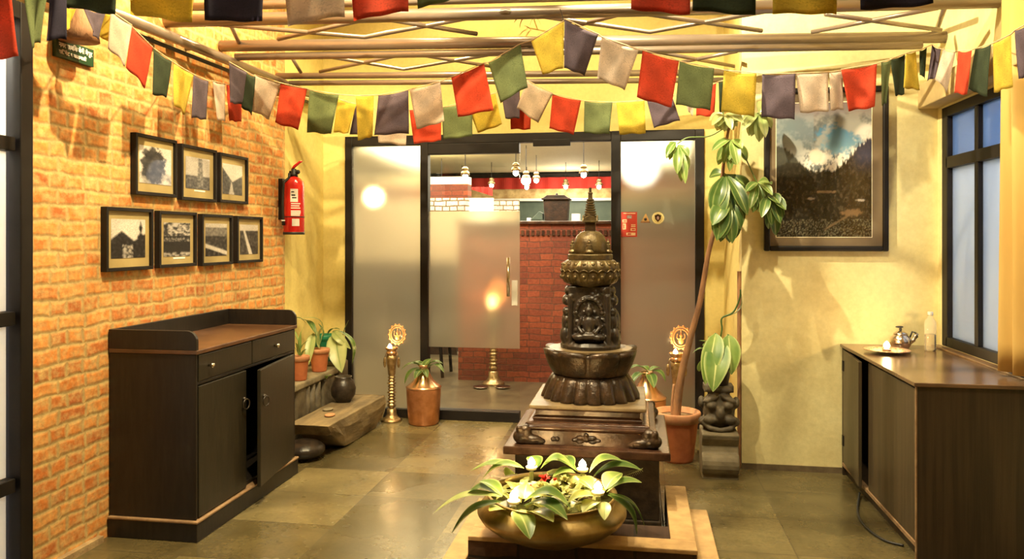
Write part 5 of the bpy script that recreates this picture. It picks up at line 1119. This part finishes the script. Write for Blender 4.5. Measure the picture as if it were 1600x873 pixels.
ib = onZ(771, 600, 0); oil_lamp((ib.x, ib.y, 0), 0.96, 'brass oil lamp standing inside, seen through the glass door leaf', None, False, 4)
for px, lab in ((755, 'small round metal dish at the left foot of the inner oil lamp'), (788, 'small round metal dish at the right foot of the inner oil lamp')):
    c = onZ(px, 603, 0); tag(MB().lathe([(0, 0), (0.05, 0), (0.075, 0.016), (0.072, 0.018), (0.05, 0.006), (0, 0.005)], (c.x, c.y - .1, 0), 24).build('metal_dish', m_chrome, smooth=True), lab, 'dish')
def chair():
    c = onZ(690, 590, 0); x, y = c.x - .02, c.y; r = thing('dining_chair', (x, y, 0), 'black chair partly seen through the clear foot of the glass door leaf', 'chair')
    for sx in (0, 1):
        for sy in (0, 1):
            MB().tube([(x - .36 + sx * .36 + (.03 if sx else -.03), y + sy * .36, 0), (x - .36 + sx * .36, y + sy * .36, 0.44)], 0.017, 8).build('leg', m_black, r)
    MB().box(x - .38, x + .02, y - .02, y + .38, 0.44, 0.475).build('seat', m_black, r, bevel=.01)
    MB().box(x - .38, x - .35, y, y + .36, 0.62, 0.86).build('backrest', m_black, r, bevel=.008)
    for sy in (0, 1): MB().tube([(x - .36, y + .02 + sy * .32, 0.47), (x - .37, y + .02 + sy * .32, 0.64)], 0.014, 8).build('back_post', m_black, r)
chair()

# ================================================================== COPPER POTS WITH SPRIGS
def copper_pot(base, R, H, label, leaves, Y, group):
    r = thing('copper_pot', base, label, 'pot', group)
    MB().lathe([(0, 0), (R * .82, 0), (R * .88, H * .03), (R * .96, H * .30), (R, H * .52), (R * 1.0, H * .60), (R * .97, H * .62), (0, H * .62)], base, 36).build('pot_body', m_copper, r, smooth=True)
    MB().lathe([(R * 1.0, H * .60), (R * 1.04, H * .625), (R * .92, H * .65), (R * .6, H * .73), (R * .36, H * .85), (R * .24, H * .95), (R * .36, H), (R * .32, H), (R * .2, H * .96), (0, H * .9)], base, 36).build('pot_neck', m_coppertop, r, smooth=True)
    f = MB(); c = Vector(base) + Vector((0, 0, H * 1.0))
    for (a, b, w_, ar, dy) in leaves: f.leaf(onY(*a, Y), onY(*b, Y + dy), w_ * 1.35, ar, n=8)
    f.tube([c - Vector((0, 0, 0.06)), onY(*leaves[0][0], Y)], 0.006, 6)
    f.build('foliage', m_leaf, r, smooth=True)
b1 = onY(662, 655, 5.63); Yc = 5.63
copper_pot((b1.x, b1.y, 0), 0.130, 0.445, 'large copper pot with green sprig beside the tall oil lamp', [((660, 572), (626, 578), .05, .2, -.06), ((658, 574), (632, 600), .045, .2, -.1), ((662, 576), (648, 592), .05, .1, -.14), ((664, 575), (640, 566), .05, .15, .05), ((668, 572), (692, 568), .06, .2, 0), ((668, 575), (694, 582), .05, .25, -.08), ((662, 574), (675, 560), .05, .1, .08), ((660, 576), (668, 590), .04, .1, -.12)], Yc, 'copper pots on the floor')
b2 = onY(1010, 668, 5.45)
copper_pot((b2.x, b2.y, 0), 0.135, 0.47, 'copper pot with green sprig between the pedestal and the tall potted plant', [((1012, 580), (980, 578), .06, .2, -.05), ((1012, 582), (985, 604), .055, .2, -.1), ((1014, 582), (1022, 606), .055, .1, -.14), ((1015, 580), (1040, 596), .055, .25, -.05), ((1012, 578), (1000, 572), .05, .1, .05), ((1014, 580), (1036, 576), .05, .15, .05)], b2.y, 'copper pots on the floor')

# ================================================================== TALL POTTED PLANT
def pot(base, R, H, name, label, cat='pot', mat=None, group=None):
    r = thing(name, base, label, cat, group)
    MB().lathe([(0, 0), (R * .66, 0), (R * .70, H * .05), (R * .9, H * .80), (R * .93, H * .82), (R * .85, H * .82), (0, H * .80)], base, 32).build('pot_body', mat or m_terra, r, smooth=True)
    MB().lathe([(R * .92, H * .80), (R, H * .81), (R * 1.02, H * .97), (R * .99, H), (R * .88, H), (R * .86, H * .88)], base, 32).build('pot_rim', m_rim if mat is None else mat, r, smooth=True)
    MB().lathe([(0, H * .90), (R * .5, H * .905), (R * .875, H * .89)], base, 24).build('soil', m_soil, r, smooth=True)
    return r
def tall_plant():
    b = onZ(1058, 718, 0); Y = b.y - 0.05
    r = pot((b.x, b.y, 0), 0.145, 0.31, 'potted_plant', 'tall leafy plant with leaning bare stem in a terracotta pot by the yellow wall corner', 'plant')
    P = lambda x, y, d=0: onY(x, y, Y + d)
    DL = -0.30; stem = smoothpts([P(1056, 652), P(1064, 590, -.05), P(1078, 530, -.1), P(1094, 470, -.15), P(1106, 400, -.2), P(1118, 350, -.24), P(1128, 280, DL), P(1134, 225, DL), P(1142, 190, DL)])
    n = len(stem); MB().tube(stem, [0.031 - 0.024 * (i / (n - 1)) ** .55 for i in range(n)], 10).build('stem', m_bark, r, smooth=True)
    s2 = MB(); s2.tube(smoothpts([P(1050, 655), P(1050, 630), P(1053, 600)]), 0.008, 6)
    for pts in ([(1142, 192), (1110, 212), (1075, 215), (1058, 225)], [(1136, 225), (1160, 240), (1178, 275), (1186, 292)], [(1142, 192), (1165, 185), (1186, 176)], [(1142, 192), (1130, 178), (1136, 168)]):
        MB().tube(smoothpts([P(*q, DL - .01) for q in pts]), 0.004, 6).build('petiole', m_leafp, r, smooth=True)
    s2.build('side_shoot', m_bark, r, smooth=True)
    def clus(mb, c, tips, w_, d0=0.0, ar=0.12):
        d0 += DL; w_ *= 1.0; q = random.Random(len(tips) * 7 + int(c[0]))
        for i, t in enumerate(tips): mb.leaf(P(*c, d0), P(*t, d0 + (-.10, .05, -.04, -.12, .02)[i % 5]), w_ * q.uniform(.85, 1.15), ar, n=9, power=1.35, up=Vector((0.0, -0.8, 0.6)), fold=.35)
        for i in range(len(tips) - 1):
            t = tips[i]; u_ = tips[(i + 3) % len(tips)]; k2 = q.uniform(.35, .65); m_ = (t[0] * k2 + u_[0] * (1 - k2), t[1] * k2 + u_[1] * (1 - k2) + 4)
            mb.leaf(P(*c, d0), P(*m_, d0 + q.uniform(-.08, .08)), w_ * .9, ar * .7, n=9, power=1.35, up=Vector((0.0, -0.8, 0.6)), fold=.35)
    a = MB()
    clus(a, (1132, 178), [(1112, 196), (1120, 204), (1132, 206), (1143, 203), (1152, 198), (1162, 192), (1108, 188)], .05)
    clus(a, (1186, 178), [(1158, 205), (1170, 212), (1186, 222), (1196, 215), (1206, 200), (1198, 180), (1192, 158), (1160, 190)], .058)
    a.build('pale_leaf_cluster', m_leafp, r, smooth=True)
    g = MB()
    clus(g, (1142, 218), [(1112, 236), (1122, 258), (1140, 268), (1152, 258), (1167, 252), (1160, 232), (1120, 228), (1130, 256)], .055)
    hg = MB(); clus(hg, (1056, 222), [(1041, 244), (1044, 232), (1046, 250)], .045, 0)
    clus(hg, (1060, 226), [(1071, 287), (1074, 268), (1076, 244), (1058, 272), (1064, 256)], .055, 0)
    hg.build('hanging_leaf_cluster', m_leafb, r, smooth=True)
    clus(g, (1184, 285), [(1165, 300), (1180, 330), (1192, 328), (1207, 305), (1202, 284), (1172, 326), (1186, 318)], .05)
    g.build('bright_leaf_cluster', m_leafb, r, smooth=True)
    d = MB()
    clus(d, (1134, 272), [(1112, 332), (1108, 276), (1150, 322), (1168, 336), (1174, 300), (1124, 330), (1140, 330), (1160, 352), (1120, 350)], .085, 0)
    clus(d, (1138, 312), [(1120, 376), (1140, 379), (1157, 358), (1113, 352), (1166, 330), (1130, 372), (1150, 372), (1128, 340)], .085, -.04)
    clus(d, (1200, 304), [(1228, 328), (1216, 350), (1206, 352), (1190, 340), (1222, 342), (1218, 318), (1212, 368)], .06, -.02)
    clus(d, (1196, 290), [(1206, 288), (1188, 292)], .04)
    d.build('dark_leaf_cluster', m_leaf, r, smooth=True)
tall_plant()

# ================================================================== CARVED STONE AND THE PLANT ON IT
def bracket():
    x0, x1 = 0.375, 0.585; y0, y1 = 4.58, 4.80; cx = (x0 + x1) / 2
    r = thing('carved_stone_bracket', (cx, 4.7, 0), 'grey stone block with scroll front and carved mask in the corner beside the yellow wall', 'stone carving')
    m = MB(); pts = [(0.0, 0), (0.0, 0.0)]
    prof = [(y0 + 0.02, 0)] + [(y0 + 0.035 - 0.05 * math.sin(a * 1.0), 0.03 + 0.06 * (1 - math.cos(a))) for a in [i * PI / 8 for i in range(9)]] + [(y0 + 0.04, 0.19), (y0 + 0.01, 0.235), (y0 + 0.0, 0.262), (y0 + 0.03, 0.27), (y1, 0.27), (y1, 0)]
    m.prism([(x0, a, b) for a, b in prof], (x1 - x0, 0, 0)); m.build('scroll_block', m_stonelt, r, bevel=0.008)
    f = MB(); z = 0.27; yb = y0 + 0.10
    f.box(x0 + 0.015, x1 - 0.015, yb, y1, z, z + 0.03); f.ell((cx, yb + 0.02, z + 0.12), (0.095, 0.08, 0.12))
    for s in (-1, 1):
        f.ell((cx + s * 0.045, yb - 0.05, z + 0.155), (0.034, 0.03, 0.026)); f.ell((cx + s * 0.05, yb - 0.04, z + 0.19), (0.05, 0.035, 0.018), R=Matrix.Rotation(s * 0.4, 3, 'Y')); f.ell((cx + s * 0.092, yb, z + 0.05), (0.028, 0.03, 0.028)); f.ell((cx + s * 0.055, yb - 0.045, z + 0.07), (0.04, 0.03, 0.026))
        f.tube([(cx + s * 0.10, yb - 0.02, z + 0.055), (cx + s * 0.06, yb - 0.055, z + 0.022), (cx, yb - 0.065, z + 0.012)], 0.015, 8)
        f.ell((cx + s * 0.1, yb + 0.02, z + 0.16), (0.02, 0.035, 0.035))
    f.ell((cx, yb - 0.07, z + 0.11), (0.026, 0.03, 0.04)); f.ell((cx, yb - 0.05, z + 0.075), (0.04, 0.03, 0.02)); f.ell((cx, yb + 0.02, z + 0.235), (0.08, 0.06, 0.03)); f.box(x0 + .02, x1 - .02, yb, y1, z + .22, z + 0.26)
    f.build('carved_mask', m_stone, r, voxel=0.006)
    return cx, z + 0.26
scx, scz = bracket()
def stone_plant():
    Yp = 4.72; r = pot((scx + 0.005, Yp, scz), 0.075, 0.11, 'potted_plant', 'broad-leaved drooping plant standing on the carved stone bracket', 'plant', m_blackstone)
    P = lambda x, y, d=0: onY(x, y, Yp + d); m = MB()
    c = P(1122, 545)
    for (a, b, w_, ar, dy) in (((1118, 520), (1102, 600), .13, .08, -.12), ((1122, 530), (1114, 612), .16, .06, -.16), ((1138, 522), (1143, 585), .12, .06, -.05), ((1108, 555), (1092, 580), .08, .1, .02)): m.leaf(P(*a), P(*b, dy), w_, ar, n=10, up=Vector((0, -1, 0.2)), side=Vector((1, 0.2, 0)))
    m.build('broad_leaf', m_leafb, r, smooth=True)
    k_ = MB()
    for (a, b, w_, ar, dy) in (((1110, 545), (1092, 532), .05, .2, 0), ((1112, 545), (1098, 540), .05, .2, -.05), ((1118, 545), (1106, 525), .05, .1, .05), ((1122, 545), (1128, 528), .05, .1, .0), ((1108, 548), (1082, 552), .05, .2, 0)): k_.leaf(P(*a), P(*b, dy), w_, ar, n=6)
    k_.build('dark_leaf', m_leaf, r, smooth=True)
    t = MB().tube(smoothpts([P(1122, 545), P(1128, 515), P(1128, 497), P(1146, 487), P(1156, 465), P(1157, 452)]), 0.005, 6); t.leaf(P(1130, 496), P(1157, 452), .03, -.3, n=6)
    for q in ((1118, 520), (1122, 530), (1138, 522), (1112, 545)): t.tube([P(1122, 560), P(*q)], 0.005, 6)
    t.build('stalk', m_leaf, r, smooth=True)
stone_plant()
S('trim_5', MB().tube([(XJ - 0.012, YJ + 0.02, 0), (XJ - 0.012, YJ + 0.02, 1.2)], 0.012, 8), m_bark)

# ================================================================== LEFT CORNER: LOG BENCH, STONES, POTS
def log():
    y0, y1 = 4.64, 5.55; xa, xb = -2.20, -1.925; h = 0.215
    m = MB(); N = 14; ring = 10; vs = []
    for i in range(N + 1):
        t = i / N; y = y0 + (y1 - y0) * t; zb = 0.0 + (0.15 * (1 - sst(0, 0.32, t))) + 0.05 * sst(0.85, 1, t); yo = 0
        for j, (u, v) in enumerate(((0, 1), (.33, 1), (.66, 1), (1, 1), (1.02, .66), (1.0, .33), (.93, 0), (.5, -.02), (.1, 0), (-.02, .5))):
            nz = noise.noise(Vector((i * .5, j * .9, 2))) * 0.012
            x = xa + (xb - xa) * u + (nz if j not in (0, 3) else nz * .4) + (0.05 * t if u > .5 else 0.02 * t); z = zb + (h - zb) * max(v, 0) + nz * (.5 if v == 1 else 1)
            vs.append((x, y + (-.05 if v == 1 and i == 0 else 0), max(z, 0.0)))
    fs = [(i * ring + k, i * ring + (k + 1) % ring, (i + 1) * ring + (k + 1) % ring, (i + 1) * ring + k) for i in range(N) for k in range(ring)] + [tuple(range(ring)), tuple(range(N * ring, (N + 1) * ring))[::-1]]
    m.add(vs, fs); tag(m.build('log_bench', m_log, bevel=0.006), 'rough weathered timber log lying along the wall behind the sideboard', 'bench')
log()
tag(MB().ell((-2.08, 4.60, 0.065), (0.13, 0.13, 0.062), 14, 10).build('dark_stone', m_blackstone, smooth=True, voxel=0.012), 'black rounded stone in the shadow under the near end of the timber log', 'stone')
def stones():
    r = thing('stone_stand', (-2.33, 5.1, 0), 'stack of weathered stone blocks in the left corner carrying plant pots', 'stone stand')
    MB().box(-2.45, -2.215, 4.76, 5.5, 0.385, 0.435).build('top_slab', m_stonelt, r, bevel=0.012)
    MB().box(-2.45, -2.23, 4.80, 4.98, 0.0, 0.385).build('stone_block', m_stone, r, bevel=0.02); MB().box(-2.45, -2.23, 5.26, 5.48, 0.0, 0.385).build('stone_block', m_stone, r, bevel=0.02)
    s = MB()
    for i in range(3): s.tube([(-2.25, 4.99 + i * .09, 0.02), (-2.25, 4.99 + i * .09, 0.38)], 0.03, 10)
    s.build('carved_balusters', m_stone, r, smooth=True)
stones()
pb = MB(); rr = random.Random(5)
for i in range(40): s = rr.uniform(.012, .028); pb.ell((rr.uniform(-2.44, -2.24), rr.uniform(4.56, 4.74), s * .7 + rr.choice((0, 0, .02))), (s, s * .8, s * .7), 7, 5)
o = pb.build('pebbles', m_stonelt, smooth=True); o['kind'] = 'stuff'; tag(o, 'loose pale pebbles heaped at the foot of the corner stones', 'pebbles')
def lp(px, py, Y, z): v = onY(px, py, Y); return (v.x, Y, z)
def small_pot(px, py, Y, z, R, H, label, mat=None):
    return pot(lp(px, py, Y, z), R, H, 'potted_plant', label, 'plant', mat, 'potted plants in the left corner')
def leaves(r, Y, lst, mat, name='foliage', up=Vector((0, 0, 1)), side=None):
    m = MB()
    for (a, b, w_, ar, dy) in lst: m.leaf(onY(*a, Y), onY(*b, Y + dy), w_, ar, n=9, up=up, side=side)
    m.build(name, mat, r, smooth=True)
r = small_pot(468, 592, 4.93, 0.436, 0.068, 0.165, 'small terracotta pot of grassy green leaves next to the sideboard')
leaves(r, 4.93, [((468, 556), (452, 505), .025, .1, 0), ((468, 556), (458, 520), .02, .1, -.02), ((468, 556), (475, 510), .02, .1, .02), ((468, 556), (484, 530), .025, .15, 0), ((466, 556), (452, 535), .02, .1, -.03), ((470, 556), (480, 545), .02, .1, -.05), ((468, 556), (470, 518), .025, .05, -.02), ((468, 556), (462, 535), .03, .05, -.04)], m_leafb)
r = small_pot(499, 577, 5.28, 0.436, 0.074, 0.165, 'terracotta pot with long arching pale leaves, behind the grassy one')
leaves(r, 5.28, [((497, 545), (455, 500), .05, .5, -.1), ((497, 545), (486, 505), .05, .1, 0), ((490, 520), (482, 570), .07, .1, -.12), ((500, 545), (503, 510), .06, .1, 0)], m_leafp)
leaves(r, 5.28, [((492, 530), (470, 498), .06, .25, -.02), ((478, 505), (455, 498), .045, .2, -.05), ((480, 500), (492, 520), .05, .1, -.06)], m_leaf, 'dark_foliage')
gp = lp(507, 545, 5.60, 0.46)
st = MB().box(gp[0] - .1, -2.215, 5.51, 5.70, 0, 0.46); tag(st.build('stone_block', m_stone, bevel=0.015), 'dark squared stone block in the far left corner under the green pot', 'stone')
r = pot((gp[0], 5.60, 0.46), 0.088, 0.20, 'potted_plant', 'green plastic pot with large drooping leaves beside the door frame', 'plant', m_greenpot, 'potted plants in the left corner')
leaves(r, 5.5, [((524, 520), (534, 582), .15, .1, -.15), ((520, 517), (548, 545), .07, .3, -.05)], m_leafp, 'pale_leaf', Vector((0.2, -1, 0.3)))
leaves(r, 5.5, [((512, 522), (532, 515), .05, .2, -.02), ((528, 515), (550, 568), .06, .25, -.02), ((535, 530), (545, 500), .02, .05, 0), ((505, 525), (497, 505), .04, .1, 0)], m_leaf)
vp = lp(512, 620, 5.2, 0.216); 
r = thing('clay_vessel', (-2.1, 5.3, 0.216), 'dark round clay vessel standing at the back of the timber log', 'pot')
MB().lathe([(0, 0), (0.05, 0), (0.085, 0.05), (0.09, 0.10), (0.07, 0.155), (0.055, 0.17), (0.062, 0.185), (0.055, 0.185), (0.045, 0.17), (0, 0.15)], (-2.1, 5.3, 0.216), 28).build('vessel_body', m_blackstone, r, smooth=True)
leaves(r, 5.25, [((510, 592), (518, 586), .05, .2, 0), ((510, 592), (504, 587), .04, .2, -.03)], m_leafb)
for i, (x_, y_, lab) in enumerate(((-2.10, 5.02, 'small pale stone chip lying on the timber log'), (-2.02, 4.86, 'flat reddish stone chip lying on the timber log'))):
    tag(MB().ell((x_, y_, 0.224), (0.035, 0.045, 0.010), 10, 8).build('stone_chip', m_stonelt if i == 0 else m_rim, smooth=True), lab, 'stone', None)
